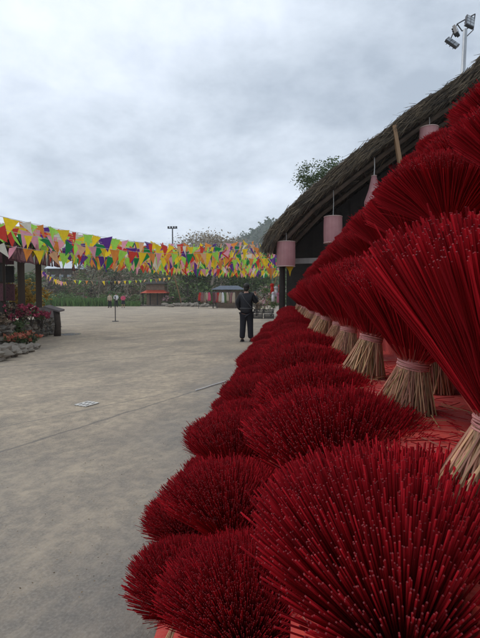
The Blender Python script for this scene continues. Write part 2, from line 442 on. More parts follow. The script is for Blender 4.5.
# broken stick ends on the cloth, litter and dry leaves on the slab: nobody could count them
rn = random.Random(41); mb = MB()
for i in range(2600):
    t_ = rn.choice([0,1,2,2,3,3,3,4]); x = xs[t_]+rn.uniform(-.10, .18); y = rn.uniform(.3, 4.5) if rn.random() < .7 else rn.uniform(.3, 10)
    z = (zs[t_] if t_ else .022)+.016; a = rn.uniform(0, PI); l = rn.uniform(.006, .05)
    mb.tube([(x-l*math.cos(a), y-l*math.sin(a), z), (x+l*math.cos(a), y+l*math.sin(a), z+rn.uniform(0,.004))], .0011, 4, rn.choice([0,0,1]))
tag(mb.build('stick_fragments', [M['stick'], M['bamboo']]), 'broken red and tan stick fragments scattered on the red cloth', 'stick fragments', kind='stuff')
M['litter'] = mat('dry_leaf', (.13,.09,.05), (.22,.16,.09), .9, island=.5)
mb = MB()
for i in range(1500):
    d = 2+28*rn.random()**1.6; px = rn.uniform(-30, 300); g = col_at(px, d)
    if g.x > -.75 and d < 12: g.x = -.75-rn.random()*.5
    u = Vector((rn.gauss(0,1), rn.gauss(0,1), rn.gauss(0,.25))).normalized(); v = u.orthogonal().normalized(); l = rn.uniform(.001, .006)
    p = Vector((g.x, g.y, .010)); mb.add([p-u*l, p+v*l*.5, p+u*l, p-v*l*.5], [(0,1,2,3)])
tag(mb.build('leaf_litter', M['litter']), 'tiny dry leaf bits and grit scattered over the concrete', 'litter', kind='stuff')

# ---------------------------------------------------------------- foliage
def leaves(mb, c, r, n, size, rn, squash=.8, mi=0, clumps=14, hollow=.35, asp=.5):
    c = Vector(c); cl = []
    for _ in range(clumps):
        d = Vector((rn.gauss(0,1), rn.gauss(0,1), rn.gauss(0,1))).normalized()
        k = rn.uniform(hollow, 1)**.6
        cl.append((Vector((d.x*r[0]*k, d.y*r[1]*k, d.z*r[2]*k)), rn.uniform(.22, .42)))
    for i in range(n):
        o, w = cl[i % clumps]
        p = c+o+Vector((rn.gauss(0,1)*r[0]*w*.62, rn.gauss(0,1)*r[1]*w*.62, rn.gauss(0,1)*r[2]*w*.55))
        u = Vector((rn.gauss(0,1), rn.gauss(0,1), rn.gauss(0,.6))).normalized()
        v = u.orthogonal(); v = (Matrix.Rotation(rn.uniform(0,6.28), 3, u) @ v).normalized()
        s = size*rn.uniform(.6, 1.4)
        mb.add([p-u*s, p+v*s*asp, p+u*s, p-v*s*asp], [(0,1,2,3)], mi)
def limbs(mb, base, top, r, rn, n=6, spread=1., mi=0):
    base = Vector(base); top = Vector(top)
    pts = [base.lerp(top, k/5)+Vector((rn.uniform(-1,1), rn.uniform(-1,1), 0))*.03*(top-base).length*(0 < k) for k in range(6)]
    mb.tube(pts, [r*(1-.14*k) for k in range(6)], 7, mi)
    for i in range(n):
        s = pts[rn.randint(2, 5)]; a = rn.uniform(0, 6.28)
        e = s+Vector((math.cos(a)*spread, math.sin(a)*spread, spread*rn.uniform(.2, 1.1)))*rn.uniform(.5, 1)
        m_ = s.lerp(e, .5)+Vector((0, 0, .1*spread))
        mb.tube([s, m_, e], [r*.42, r*.28, r*.1], 5, mi)
def tree(px, d, ztop, rad, label, leaf, n=1500, size=.16, name='tree', group=None, bark='bark', trunk=None, rh=None, seed=0, clumps=16, cat='tree'):
    rn = random.Random(seed+int(px*7)+int(d)); g = col_at(px, d)
    rh = rh or rad*.8
    t = thing(name, g, label, cat, group)
    zc = ztop-rh
    mb = MB(); limbs(mb, (0,0,-.1), (0,0,max(.4, zc)), trunk or max(.04, rad*.06), rn, 7, rad*.8)
    mb.build('trunk', M[bark], t)
    mb = MB(); leaves(mb, (0,0,zc), (rad, rad, rh), n, size, rn, clumps=clumps)
    mb.build('crown', M[leaf], t)
    return t

# far hedge and trees behind the plaza
G = 'trees behind the plaza'
TL = [ # px, depth, top py, radius m, leaf, label
 (-14, 60, 262, 4.0, 'leaf_brown', 'brown bushy tree behind the pavilion, leftmost of the far trees'),
 (14, 64, 268, 3.6, 'leaf_dark', 'dark tree seen between the pavilion posts'),
 (48, 82, 270, 4.0, 'leaf_brown', 'dull brown tree just right of the pavilion posts'),
 (74, 86, 274, 3.6, 'leaf_mid', 'grey green tree above the tall grass hedge'),
 (92, 78, 268, 4.2, 'leaf_brown', 'brown leafed tree behind the two leftmost distant people'),
 (112, 84, 266, 4.0, 'leaf_dark', 'dark tree straight behind the three distant people'),
 (132, 80, 270, 3.8, 'leaf_brown', 'reddish brown tree left of the orange roofed hut'),
 (152, 88, 264, 4.4, 'leaf_mid', 'green tree rising behind the orange roofed hut'),
 (172, 84, 272, 3.4, 'leaf_brown', 'brown tree above the left rock bed'),
 (188, 66, 274, 4.0, 'leaf_mid', 'broad green tree behind the leaning bamboo pole'),
 (206, 70, 270, 4.2, 'leaf_dark', 'dark broad tree above the right rock bed'),
 (226, 76, 262, 4.6, 'leaf_mid', 'green tree behind the blue roofed stall'),
 (246, 72, 258, 4.4, 'leaf_dark', 'dark tree rising behind the standing man'),
 (264, 70, 262, 4.2, 'leaf_mid', 'mid green tree between the man and the thatched house'),
 (282, 74, 258, 4.6, 'leaf_dark', 'dark tree behind the house lantern')]
for i, (px, d, py, r_, lf, lb) in enumerate(TL):
    py -= 7 if px > 80 else 0
    tree(px, d, zat(py, d), r_, lb, lf, 2000, .22, 'broadleaf_tree', G, seed=i, rh=(zat(py, d)-.3)/2)
SL = ['leftmost','second from the left','third from the left','fourth from the left','fifth from the left','sixth from the left','seventh from the left','eighth from the left','ninth from the left','rightmost']
for i, px in enumerate((84, 99, 128, 141, 168, 180, 197, 210, 222, 252)):
    tree(px, 65+(i*7)%5, zat(272-(i*5)%7, 65), 1.3, 'slender pale trunked sapling in front of the far trees, %s of ten' % SL[i], ['leaf_mid','leaf_brown','blossom'][i%3], 260, .12,
         'sapling', 'pale saplings before the far trees', bark='palebark', trunk=.09, rh=1.5, seed=60+i, clumps=9)
# blossom trees on the rise beyond
tree(213, 66, zat(234, 66), 4.9, 'wide domed pale blossom tree rising above the bunting', 'blossom', 6500, .16, 'blossom_tree', rh=2.6, bark='palebark', clumps=34, seed=3)
tree(188, 74, zat(233, 74), 3.2, 'sparse bare branched tree left of the domed blossom tree', 'blossom', 500, .09, 'blossom_tree', rh=2.6, bark='palebark', clumps=20, seed=9)
tree(242, 82, zat(243, 82), 3.6, 'small pale blossom tree right of the domed one', 'blossom', 1500, .16, 'blossom_tree', rh=2.2, bark='palebark', clumps=24, seed=5)
# leafy branch above the thatch
tp = tree(321, 23, zat(162, 23), 1.05, 'thin dark leafed tree showing above the thatched roof edge', 'leaf_dark', 4200, .055, 'leafy_tree', rh=.85, trunk=.07, clumps=34, seed=21)

# tall grass hedge (a mass nobody could count)
rn = random.Random(5); mb = MB()
for i in range(7000):
    px = rn.uniform(44, 140); d = rn.uniform(60, 69); g = col_at(px, d)
    h = rn.uniform(.5, 1.25)*(1 if px < 112 else .6); a = rn.uniform(0, PI)
    u = Vector((math.cos(a), math.sin(a), 0))*rn.uniform(.04, .09); l = Vector((rn.gauss(0,.2), rn.gauss(0,.2), h))
    mb.add([g-u, g+u, g+u*.6+l*.6, g+l, g-u*.6+l*.6], [(0,1,2,3,4)])
tag(mb.build('tall_grass', M['leaf_bright']), 'bright green tall grass along the far edge of the plaza', 'grass', kind='stuff')
# undergrowth below trees
mb = MB()
for i in range(150):
    px = rn.uniform(-40, 300); d = rn.uniform(69, 82); g = col_at(px, d)
    leaves(mb, (g.x, g.y, rn.uniform(.3, 1.2)), (1.6, 1.2, .9), 120, .17, rn, clumps=6)
tag(mb.build('undergrowth', M['leaf_mid']), 'mixed green undergrowth below the far trees', 'undergrowth', kind='stuff')
# far kerb of the plaza
mb = MB(); a = col_at(-10, 66); b_ = col_at(262, 58)
dv = (b_-a); mb.box(((a+b_)/2+Vector((0,0,.07))), (dv.length, .4, .16), math.atan2(dv.y, dv.x))
tag(mb.build('plaza_kerb', M['mortar'], bevel=.02), kind='structure')

# ---------------------------------------------------------------- hills
def hill(name, cx, cy, sx_, sy_, hgt, nn, mt, rough=.12, seed=0, rz=0.):
    vs = []; mb = MB()
    for j in range(nn+1):
        for i in range(nn+1):
            u = -1+2*i/nn; v = -1+2*j/nn
            e = max(0, 1-u*u)*max(0, 1-v*v)
            k = e**1.15*(1+.55*noise.fractal(Vector((u*1.8+seed, v*1.8, seed)), .9, 2.1, 6))
            k += rough*e*noise.fractal(Vector((u*9, v*9, seed+3)), .7, 2.1, 5)
            x, y = u*sx_, v*sy_
            vs.append((cx+x*math.cos(rz)-y*math.sin(rz), cy+x*math.sin(rz)+y*math.cos(rz), -.4+hgt*k))
    n1 = nn+1
    mb.add(vs, [(j*n1+i, j*n1+i+1, (j+1)*n1+i+1, (j+1)*n1+i) for j in range(nn) for i in range(nn)])
    return tag(mb.build(name, mt, smooth=True), kind='structure')
M['forest'] = mat('forested_slope', (.028,.045,.022), (.055,.065,.035), .95, .06, 9, bump=1, bscale=.2)
M['slope'] = mat('scrub_slope', (.10,.085,.055), (.055,.065,.035), .95, .12, 9, bump=1, bscale=.6)
mp_ = col_at(270, 430)
hill('mountain', mp_.x+12, mp_.y, 100, 130, 53, 120, M['forest'], .1, 2.3)
mp_ = col_at(60, 170)
hill('hillside', mp_.x, mp_.y+10, 190, 60, 19, 90, M['slope'], .1, 5.1)
# woodland on the mountain: one mass of crowns
rn = random.Random(12); mnt = bpy.data.objects['mountain'].data
mb = MB(); vl = [v.co.copy() for v in mnt.vertices if v.co.z > 6]
for i in range(3200):
    v = rn.choice(vl)+Vector((rn.uniform(-1,1), rn.uniform(-1,1), 0))
    s_ = rn.uniform(1.1, 2.6)
    leaves(mb, (v.x, v.y, v.z+s_*.6), (s_, s_, s_*1.1), 12, s_*.5, rn, clumps=3, asp=.7)
tag(mb.build('mountain_woodland', M['leaf_dark']), 'dense dark woodland covering the far mountain', 'woodland', kind='stuff')

# ---------------------------------------------------------------- thatched house
HA = R(15); U = Vector((math.cos(HA), -math.sin(HA), 0)); V = Vector((math.sin(HA), math.cos(HA), 0))
P0 = at(262, 245, 11.2); P0g = Vector((P0.x, P0.y, 0))
def verge(px, py):
    o = Vector((0,0,H0)); r_ = at(px, py, 1)-o
    t = (P0-o).dot(V)/r_.dot(V); p = o+r_*t
    return ((p-P0).dot(U), p.z)
top = [verge(*q) for q in ((262,246),(266,236),(276,223),(300,198),(322,180),(345,161),(370,142),(388,129),(398,119),(420,104),(445,88),(462,76),(470,69),(480,58))]
lx, lz = top[-1]
sl = .83
top += [(lx+.5, lz+.42), (lx+1.2, lz+.42+.7*sl)]
RX, RZ = top[-1]
hs = thing('thatched_house', P0g, 'large house with a thick brown thatched gable roof on the right', 'house', rz=-HA)
rn = random.Random(31)
DEPTH = 8.
full = top+[(2*RX-x, z) for x, z in reversed(top[:-1])]
# roof slab, built in the house's own axes: x along the gable, y back, z up
def offs(p, k): # inner profile, perpendicular offset
    out = []
    for i, (x, z) in enumerate(p):
        a = p[max(0, i-1)]; b2 = p[min(len(p)-1, i+1)]
        dx, dz = b2[0]-a[0], b2[1]-a[1]; l = math.hypot(dx, dz)
        out.append((x+dz/l*k, z-dx/l*k))
    return out
def densify(p, st=.16):
    o = []
    for (a, b2) in zip(p, p[1:]):
        n_ = max(1, int(math.hypot(b2[0]-a[0], b2[1]-a[1])/st))
        o += [(a[0]+(b2[0]-a[0])*k/n_, a[1]+(b2[1]-a[1])*k/n_) for k in range(n_)]
    return o+[p[-1]]
fd = densify(full); inn = offs(fd, .27)
inn[0] = (fd[0][0]+.10, fd[0][1]-.16); inn[-1] = (fd[-1][0]-.10, fd[-1][1]-.16)
NYR = 40; ring = fd+list(reversed(inn)); n = len(ring)
vs = []
for j in range(NYR+1):
    y = DEPTH*j/NYR
    for i, (x, z) in enumerate(ring):
        q = Vector((x*2.2, y*2.2, z*2.2))
        w = .10*noise.noise(q*.7)+.05*noise.noise(q*2.3)
        vs.append((x+w*.6, y+(.09*noise.noise(Vector((x*4, 0, z*4))) if j in (0, NYR) else 0), z+w))
mb = MB(); mb.add(vs, [(j*n+i, (j+1)*n+i, (j+1)*n+(i+1)%n, j*n+(i+1)%n) for j in range(NYR) for i in range(n)])
m_ = len(fd)
for j, fl in ((0, 0), (NYR, 1)):
    for i in range(m_-1):
        q = (j*n+i, j*n+i+1, j*n+n-2-i, j*n+n-1-i)
        mb.f.append(q if not fl else tuple(reversed(q))); mb.m.append(0)
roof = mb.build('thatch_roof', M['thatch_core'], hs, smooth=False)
# loose straw over the roof edge
mb = MB()
for i in range(15000):
    k = rn.uniform(0, m_*.56) if rn.random() < .93 else rn.uniform(0, m_-1.01)
    i0 = min(m_-2, int(k)); f_ = k-i0
    a, b2 = fd[i0], fd[i0+1]
    x = a[0]+(b2[0]-a[0])*f_; z = a[1]+(b2[1]-a[1])*f_
    dx, dz = b2[0]-a[0], b2[1]-a[1]; l = math.hypot(dx, dz); dx /= l; dz /= l
    dep = rn.uniform(0, .28); r0 = rn.random()
    if r0 < .6: y = rn.uniform(-.14, .06)                 # gable end face
    elif r0 < .85: y = rn.uniform(0, 3); dep = rn.uniform(-.03, .02)
    else: y = rn.uniform(0, 3.5); dep = rn.uniform(.25, .31)
    if i0 < 5 and rn.random() < .3: dep = rn.uniform(0, .28)
    px_, pz_ = x+dz*dep, z-dx*dep
    L_ = rn.uniform(.12, .42)*(1.5 if rn.random() < .12 else 1)
    dr = Vector((-dx, rn.gauss(-.14, .3), -dz+rn.gauss(-.15, .3))).normalized()
    p = Vector((px_, y, pz_))-dr*L_*.4; r_ = rn.uniform(.003, .0085)
    mb.tube([p, p+dr*L_*.6, p+dr*L_+Vector((0,0,-.02))], [r_, r_, r_*.4], 3, 0, False)
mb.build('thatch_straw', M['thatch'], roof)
# roof timbers
def prof_z(x, p=inn):
    q = sorted(p[:len(p)//2+1])
    for a, b2 in zip(q, q[1:]):
        if a[0] <= x <= b2[0] and b2[0] > a[0]: return a[1]+(b2[1]-a[1])*(x-a[0])/(b2[0]-a[0])
    return q[-1][1]
for y in (.25, 1.1, 1.95, 2.8, 3.6, 4.6, 5.6, 6.6, 7.6):
    mb = MB(); pts = [(x, y, prof_z(x)-.10) for x in (.35, 1.2, 2.2, 3.4, 4.6, RX-.1)]
    mb.tube(pts, .055, 7); pts = [(2*RX-x, y_, z) for x, y_, z in pts]; mb.tube(pts, .055, 7)
    mb.build('rafter', M['rafter'], hs)
for x in (.5, 1.1, 1.7, 2.3, 2.9, 3.5, 4.2, 4.9):
    mb = MB(); z = prof_z(x)-.025; mb.tube([(x, .08, z), (x, DEPTH-.1, z)], .03, 6); mb.build('purlin', M['wood'], hs)
# walls and posts
WALLY = 1.5
for side in (1, -1):
    pass
wt = [(x, prof_z(x)-.14) for x in (.22, .5, .9, 1.6, 2.4, 3.3, 4.3, RX-.2)]
wtop = wt+[(2*RX-x, z) for x, z in reversed(wt)]
mb = MB(); nW = len(wtop)
vs = [(x, y, z) for y in (WALLY, WALLY+.12) for x, z in wtop]+[(x, y, 0) for y in (WALLY, WALLY+.12) for x, z in wtop]
fs = []
for i in range(nW-1):
    fs += [(2*nW+i, 2*nW+i+1, i+1, i), (3*nW+i+1, 3*nW+i, nW+i, nW+i+1), (i, i+1, nW+i+1, nW+i)]
fs += [(0, nW, 3*nW, 2*nW), (nW-1, 3*nW-1, 4*nW-1, 2*nW-1)]
mb.add(vs, fs); 
for x in [.95+.24*k for k in range(int((2*RX-1.9)/.24))]:      # board battens
    zt = prof_z(x if x < RX else 2*RX-x)-.2
    mb.box((x, WALLY-.012, zt/2), (.03, .02, zt-.02))
mb.build('front_wall', M['darkwood'], hs)
for (x, y, ln) in ((.3, (WALLY+DEPTH)/2, DEPTH-WALLY-.2), (2*RX-.3, (WALLY+DEPTH)/2, DEPTH-WALLY-.2)):
    mb = MB(); zt = prof_z(.3)-.16; mb.box((x, y+.1, zt/2), (.12, ln, zt)); mb.build('side_wall', M['darkwood'], hs)
mb = MB(); mb.box((RX, DEPTH-.1, 1.4), (2*RX-1.8, .12, 2.8)); mb.build('back_wall', M['darkwood'], hs)
for x in (.42, 2*RX-.42):
    mb = MB(); zt = prof_z(.42)-.12; mb.tube([(x, .30, 0), (x+.01, .30, zt)], [.085, .07], 10); mb.build('post', M['darkwood'], hs)
# pale tie beam end and pale leaning prop
mb = MB(); bl = prof_z(1.05)-.1
pa = verge(302, 259)
mb.box((1.35, .62, pa[1]), (1.75, .09, .13)); mb.build('tie_beam', mat('grey_beam', (.30,.28,.26), (.2,.19,.18), .7), hs)
va, vb, vc = verge(394, 129), verge(403, 182), verge(406, 215)
mb = MB()
pts = [Vector((va[0], -.10, va[1]+.02)), Vector((vb[0], -.06, vb[1])), Vector((vb[0]+.12, .0, .05))]
ax = [pts[0], pts[1], pts[2]]
for a, b2 in zip(ax, ax[1:]):
    d_ = b2-a; q = d_.to_track_quat('Z', 'Y').to_matrix()
    mb.box((a+b2)/2, (.17, .07, d_.length+.01), rot=q)
mb.build('gable_prop', M['palewood'], hs)
# small lamp bulb shade under the gable
def local(px, py, y):     # point in house axes seen at a pixel on plane y
    o = Vector((0,0,H0)); r_ = at(px, py, 1)-o
    t = ((P0-o).dot(V)+y)/r_.dot(V); p = o+r_*t-P0g
    return Vector((p.dot(U), y, p.z))
# ---------------------------------------------------------------- lanterns
def lantern(px, pyt, pyb, y, label, cone=False, w=.40):
    lt = local(px, pyt, y); lb_ = local(px, pyb, y)
    wp = P0g+U*lt.x+V*lt.y
    h = lt.z-lb_.z; t = thing('hanging_lantern', (wp.x, wp.y, lb_.z), label, 'lantern', 'pink lanterns hung under the gable')
    r_ = w/2; mb = MB(); n_ = 28
    if cone: pr = [(.05, h), (r_*.55, h*.62), (r_, h*.30), (r_*1.02, h*.26), (r_*.9, 0)]
    else: pr = [(r_*.97, h), (r_*1.0, h*.66), (r_*1.0, h*.33), (r_*.97, 0)]
    vs = [(q*math.cos(2*PI*i/n_)*(1+.012*(i%2)), q*math.sin(2*PI*i/n_)*(1+.012*(i%2)), z) for q, z in pr for i in range(n_)]
    mb.add(vs, [(j*n_+i, j*n_+(i+1)%n_, (j+1)*n_+(i+1)%n_, (j+1)*n_+i) for j in range(len(pr)-1) for i in range(n_)])
    o = mb.build('shade', M['lantern'], t)
    for z, q in ((h, pr[0][0]), (0, pr[-1][0])):
        mb = MB(); mb.tube([((q+.004)*math.cos(2*PI*i/24), (q+.004)*math.sin(2*PI*i/24), z) for i in range(25)], .011, 6, cap=False)
        mb.build('rim', M['lantern_rim'], t)
    mb = MB(); mb.tube([(-pr[0][0], 0, h), (pr[0][0], 0, h)], .008, 5); mb.tube([(0,-pr[0][0],h), (0,pr[0][0],h)], .008, 5)
    mb.build('cross_bar', M['lantern_rim'], t)
    mb = MB()
    for q_ in range(14):
        a_ = 2*PI*q_/14; mb.tube([((q+.003)*math.cos(a_), (q+.003)*math.sin(a_), z) for q, z in pr], .003, 4)
    mb.build('ribs', M['lantern'], t)
    zt = prof_z(lt.x)-.05
    mb = MB(); mb.tube([(0,0,h), (.01,0,(h+max(h+.1, zt-lb_.z))/2), (0,0,max(h+.1, zt-lb_.z))], .010 if cone else .006, 5)
    mb.build('hanging_cord', M['cord'], t)
    return t
lantern(286, 242, 266.5, .15, 'pink cylindrical lantern lowest under the eave, leftmost of the row', w=.44)
lantern(333, 217, 243, .15, 'pink cylindrical lantern hanging second from the left under the gable', w=.42)
lantern(374, 176, 212, .10, 'pale pink lantern with a pointed top hanging third from the left', True, .40)
lantern(429, 128, 154, .10, 'pale pink lantern hanging highest, right of the light wooden prop', False, .38)

# decorations hung from the left post
rn = random.Random(77)
dec = [(272,283,'flag_red'),(276,286,'whitecloth'),(280,284,'flag_red'),(273,291,'whitecloth'),(278,292,'flag_pink'),(283,289,'maroonpink'),(290,264,'flag_yellow'),(271,268,'flag_orange')]
for i, (px, py, mt) in enumerate(dec):
    q = local(px, py, .2+.1*(i%3)); wp = P0g+U*q.x+V*q.y
    mb = MB(); 
    if i < 6: mb.ball((0,0,-.05), (.05,.05,.045), 10, 7); mb.tube([(0,0,-.08),(.01,0,-.26)], [.035,.05], 6)
    else: mb.add([(-.13,0,0),(.13,0,0),(.03,.02,-.17),(0,.01,-.30),(-.03,.02,-.17)], [(0,4,3,2,1)])
    o = mb.build('hanging_ornament' if i < 6 else 'house_pennant', M[mt], loc=(wp.x, wp.y, q.z), smooth=i<6)
    nmz = ['red','white','red','white','pink','dusty pink','yellow','orange'][i]
    plc = ['top left of the cluster','top middle of the cluster','top right of the cluster','bottom left of the cluster','bottom middle of the cluster','far right of the cluster','below the leftmost lantern','under the tip of the thatched eave'][i]
    tag(o, ('small %s ornament hung by the house post, %s' if i < 6 else '%s pennant hanging %s') % (nmz, plc), 'ornament' if i < 6 else 'pennant')
    if i < 6:
        zt = prof_z(max(.35, q.x)) - .02
        mb = MB(); mb.tube([(0,0,0), (0,0,max(.1, zt-q.z))], .003, 4); mb.build('string', M['cord'], o)

# ---------------------------------------------------------------- floodlight mast
mp2 = col_at(455, 27); ztp = at(455, 42, 27).z
fm = thing('floodlight_mast', (mp2.x, mp2.y, 0), 'tall steel floodlight mast rising above the thatched roof', 'floodlight mast')
mb = MB(); mb.tube([(0,0,0), (0,0,ztp*.5), (.22,0,ztp+.3)], [.19,.16,.11], 12); mb.build('mast', M['metal'], fm, smooth=True)
def fl(px, py, w, h, tilt, yaw_):
    p = at(px, py, 27)-Vector((mp2.x, mp2.y, 0))
    rt = Euler((R(tilt[0]), R(tilt[1]), R(yaw_))).to_matrix()
    mb = MB(); mb.box(p, (w, .16, h), rot=rt)
    for k in (-1, 0, 1): mb.box(p+rt@Vector((0, .12, k*h*.3)), (w*.9, .1, .03), rot=rt)
    b1 = mb.build('floodlight', M['darkmetal'], fm)
    mb = MB()
    for a in (-1, 1):
        for e in (-1, 0, 1): mb.box(p+rt@Vector((a*w*.23, -.087, e*h*.30)), (w*.38, .02, h*.25), rot=rt)
    mb.build('lamp_panel', M['glass'], b1)
fl(469.5, 22, .52, .90, (-25, 20), 12)
fl(456, 31, .34, .80, (-25, 24), 40)
fl(452, 43, .34, .80, (-30, -40), 30)
mb = MB()
A_ = [at(q[0], q[1], 27.1)-Vector((mp2.x, mp2.y, 0)) for q in ((475,14),(457,24),(451,38),(461,50))]
mb.tube([A_[0], A_[1], A_[2]], .035, 6); mb.tube([A_[0], at(473,30,27.1)-Vector((mp2.x,mp2.y,0)), at(464,39,27.1)-Vector((mp2.x,mp2.y,0))], .03, 6)
mb.tube([A_[1], at(462,31,27.1)-Vector((mp2.x,mp2.y,0)), at(468,28,27.1)-Vector((mp2.x,mp2.y,0))], .035, 6)
mb.build('lamp_frame', M['darkmetal'], fm)
# distant twin lamp mast
g = col_at(173, 95); z1 = zat(229, 95)
dm_ = thing('distant_lamp_mast', g, 'thin distant lamp mast with a crossbar standing beyond the bunting', 'lamp mast')
mb = MB(); mb.tube([(0,0,0), (0,0,z1)], [.18,.12], 7); mb.build('mast', M['darkmetal'], dm_)
mb = MB(); mb.box((0,0,z1), (2.0,.12,.12)); mb.build('crossbar', M['darkmetal'], dm_)
for x in (-.8, -.25, .3, .8):
    mb = MB(); mb.box((x,-.1,z1+.22), (.36,.25,.38)); mb.build('lamp', M['darkmetal'], dm_)

# ---------------------------------------------------------------- bunting
rn = random.Random(19)
def pennant_mesh(mb, w, h, rn, cut=0):
    bend = rn.uniform(-.28, .28); n_ = 6; cur = rn.uniform(-.22, .22); tw = rn.uniform(-.5, .5)
    vs = []
    for j in range(n_+1):
        t = j/n_; ww = w*(1-t)/2+.004
        yy = bend*t*t+.02*math.sin(t*5+bend*30)
        sh = rn.uniform(-.01, .01)
        for s_ in (-1, 0, 1):
            a_ = tw*t; vs.append((s_*ww*math.cos(a_)+sh, yy+s_*ww*math.sin(a_)+(cur*math.sin(.6+t*3)*.5 if s_ == 0 else 0), -h*t*(1-abs(bend)*.2)-(.03 if s_ == 0 and t == 0 else 0)))
    mb.add(vs, [(j*3+i, j*3+i+1, (j+1)*3+i+1, (j+1)*3+i) for j in range(n_) for i in range(2)])
PM = {}
for c_ in FL:
    PM[c_] = []
    for k in range(3):
        mb = MB(); pennant_mesh(mb, 1, 1, rn)
        for i, v in enumerate(mb.v): mb.v[i] = (v[0], v[1], v[2])
        me = bpy.data.meshes.new('pennant'); me.from_pydata(mb.v, [], mb.f); me.materials.append(M['flag_'+c_])
        me.polygons.foreach_set('use_smooth', [True]*len(mb.f)); PM[c_].append(me)
def bunting(a, b2, sag, label, size=(.42,.52), gap=.56, pal=None, group='bunting strings across the plaza', dens=1.):
    t = thing('bunting_string', a, label, 'bunting', group)
    L = (b2-a).length; D = b2-a
    def pt(s): return D*s+Vector((0, 0, -sag*4*s*(1-s)))
    mb = MB(); mb.tube([pt(k/24) for k in range(25)], .006, 4); mb.build('cord', M['cord'], t)
    nn = min(98, int(L/gap)); ks = list(pal or FL)
    rz = math.atan2(D.y, D.x); prev = None
    for i in range(nn):
        if rn.random() > dens: continue
        s = (i+.5+rn.uniform(-.12, .12))/nn
        c_ = rn.choice([k for k in ks if k != prev]); prev = c_
        o = bpy.data.objects.new('pennant', rn.choice(PM[c_])); COL.objects.link(o); o.parent = t
        o.location = pt(s)
        o.rotation_euler = (R(rn.gauss(0, 20)), R(rn.gauss(0, 14)), rz+rn.gauss(0, .6))
        w_ = rn.uniform(.85, 1.15); o.scale = (size[0]*w_, size[0], size[1]*rn.uniform(.85, 1.2))
    return t
BL = [ # left (px, py, d), right (px, py, d), sag
 ((-30,209,9),(262,243,20),.45),((-30,222,9),(240,249,17),.4),((-40,238,9.5),(225,250,19),.4),((-10,228,12),(240,246,22),.4),((10,244,15),(250,256,24),.4),((-30,219,10),(258,247,19),.45),((-40,214,12),(278,258,24),.4),((-20,220,13.5),(255,241,21),.4),
 ((-30,229,12.5),(276,252,27),.4),((18,221,15),(278,254,25),.4),((-10,234,14),(272,258,25),.4),((30,226,17),(276,252,28),.4),
 ((22,232,17),(274,256,28),.45),((50,229,19),(278,254,30),.4),((40,237,18),(276,254,29),.45),((60,234,21),(280,256,31),.45),
 ((52,244,20),(270,260,28),.4),((70,238,23),(282,256,33),.4),((66,247,24),(268,262,30),.4),((80,242,26),(280,258,34),.45),
 ((76,248,27),(282,261,35),.45),((90,245,29),(276,262,36),.45),((110,242,30),(282,262,38),.35),((100,249,31),(284,264,37),.35),
 ((60,252,26),(284,262,40),.4),((112,252,32),(280,266,38),.3),((125,250,33),(284,265,40),.3),((128,255,34),(282,267,42),.3),
 ((40,250,21),(282,268,34),.3),((60,256,24),(280,270,34),.3),((84,258,26),(284,271,37),.3),((96,260,28),(282,273,38),.25),
 ((30,246,16),(230,268,30),.35),((120,262,31),(284,273,40),.25),((20,240,13.5),(200,262,26),.35)]
PAL = ['cream','orange','yellow','yellow','purple','green','lime','lime','pink','red','peach','orange','yellow','yellow','pink','green','red','yellow','lime','purple']
ORD += ['twenty-third','twenty-fourth','twenty-fifth','twenty-sixth','twenty-seventh','twenty-eighth','twenty-ninth','thirtieth','thirty-first']+['%s farther' % k for k in ()]
for k in ('second','third','fourth','fifth','sixth','seventh','eighth','ninth'): ORD.append('thirty-'+k)
for i, (a, b2, sg) in enumerate(BL):
    A_, B_ = at(*a), at(*b2)
    bunting(A_, B_, sg*.9, 'string of multicoloured triangular pennants over the plaza, %s from the near side' % ORD[i],
            size=(.29,.37) if i < 4 else (.36,.46), gap=.34 if i < 4 else .36, pal=PAL)
bunting(at(72,280,46), at(172,277,52), .25, 'far low string of small orange, green and white pennants behind the three people', (.30,.42), .55, ['orange','green','peach','yellow','lime'], None)
bunting(at(36,266,22), at(66,282,40), .2, 'short low string of yellow and pink pennants right of the pavilion posts', (.26,.36), .6, ['yellow','pink','peach','purple'], None)
# bunting supports: two thin bamboo poles at the far side
for px, d, pyt, lb in ((282, 38, 262, 'thin dark bunting pole beside the thatched house'), (126, 34, 250, 'thin dark bunting pole far out on the plaza, left of the rock beds')):
    if px == 126: continue
    g = col_at(px, d); mb = MB(); mb.tube([(0,0,0),(0,0,zat(pyt,d)+.1)], [.05,.035], 7)
    tag(mb.build('bunting_pole', M['wood'], loc=g), lb, 'pole')

# ---------------------------------------------------------------- left pavilion
pv = thing('pavilion', col_at(20, 14), 'open dark timber pavilion with thick posts at the left edge', 'pavilion')
O = pv.location.copy()
pA, pB, pC, pD = col_at(39, 16), col_at(21.7, 14.2), col_at(2, 12.6), col_at(-60, 10)
back = Vector((-3.2, 2.2, 0))
for q, w in ((pA,.19),(pB,.20),(pC,.20),(pD,.2)):
    for bk in (0, 1):
        p = q-O+back*bk
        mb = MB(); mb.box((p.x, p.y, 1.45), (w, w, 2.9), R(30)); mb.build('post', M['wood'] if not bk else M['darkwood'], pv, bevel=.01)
for q, w in ((pA, pB), (pB, pC), (pC, pD)):
    for bk in (0, 1):
        a, b2 = q-O+back*bk, w-O+back*bk; dv = b2-a
        mb = MB(); mb.box((a.x+dv.x/2, a.y+dv.y/2, 2.88), (dv.length+.05, .14, .14), math.atan2(dv.y, dv.x)); mb.build('beam', M['darkwood'], pv)
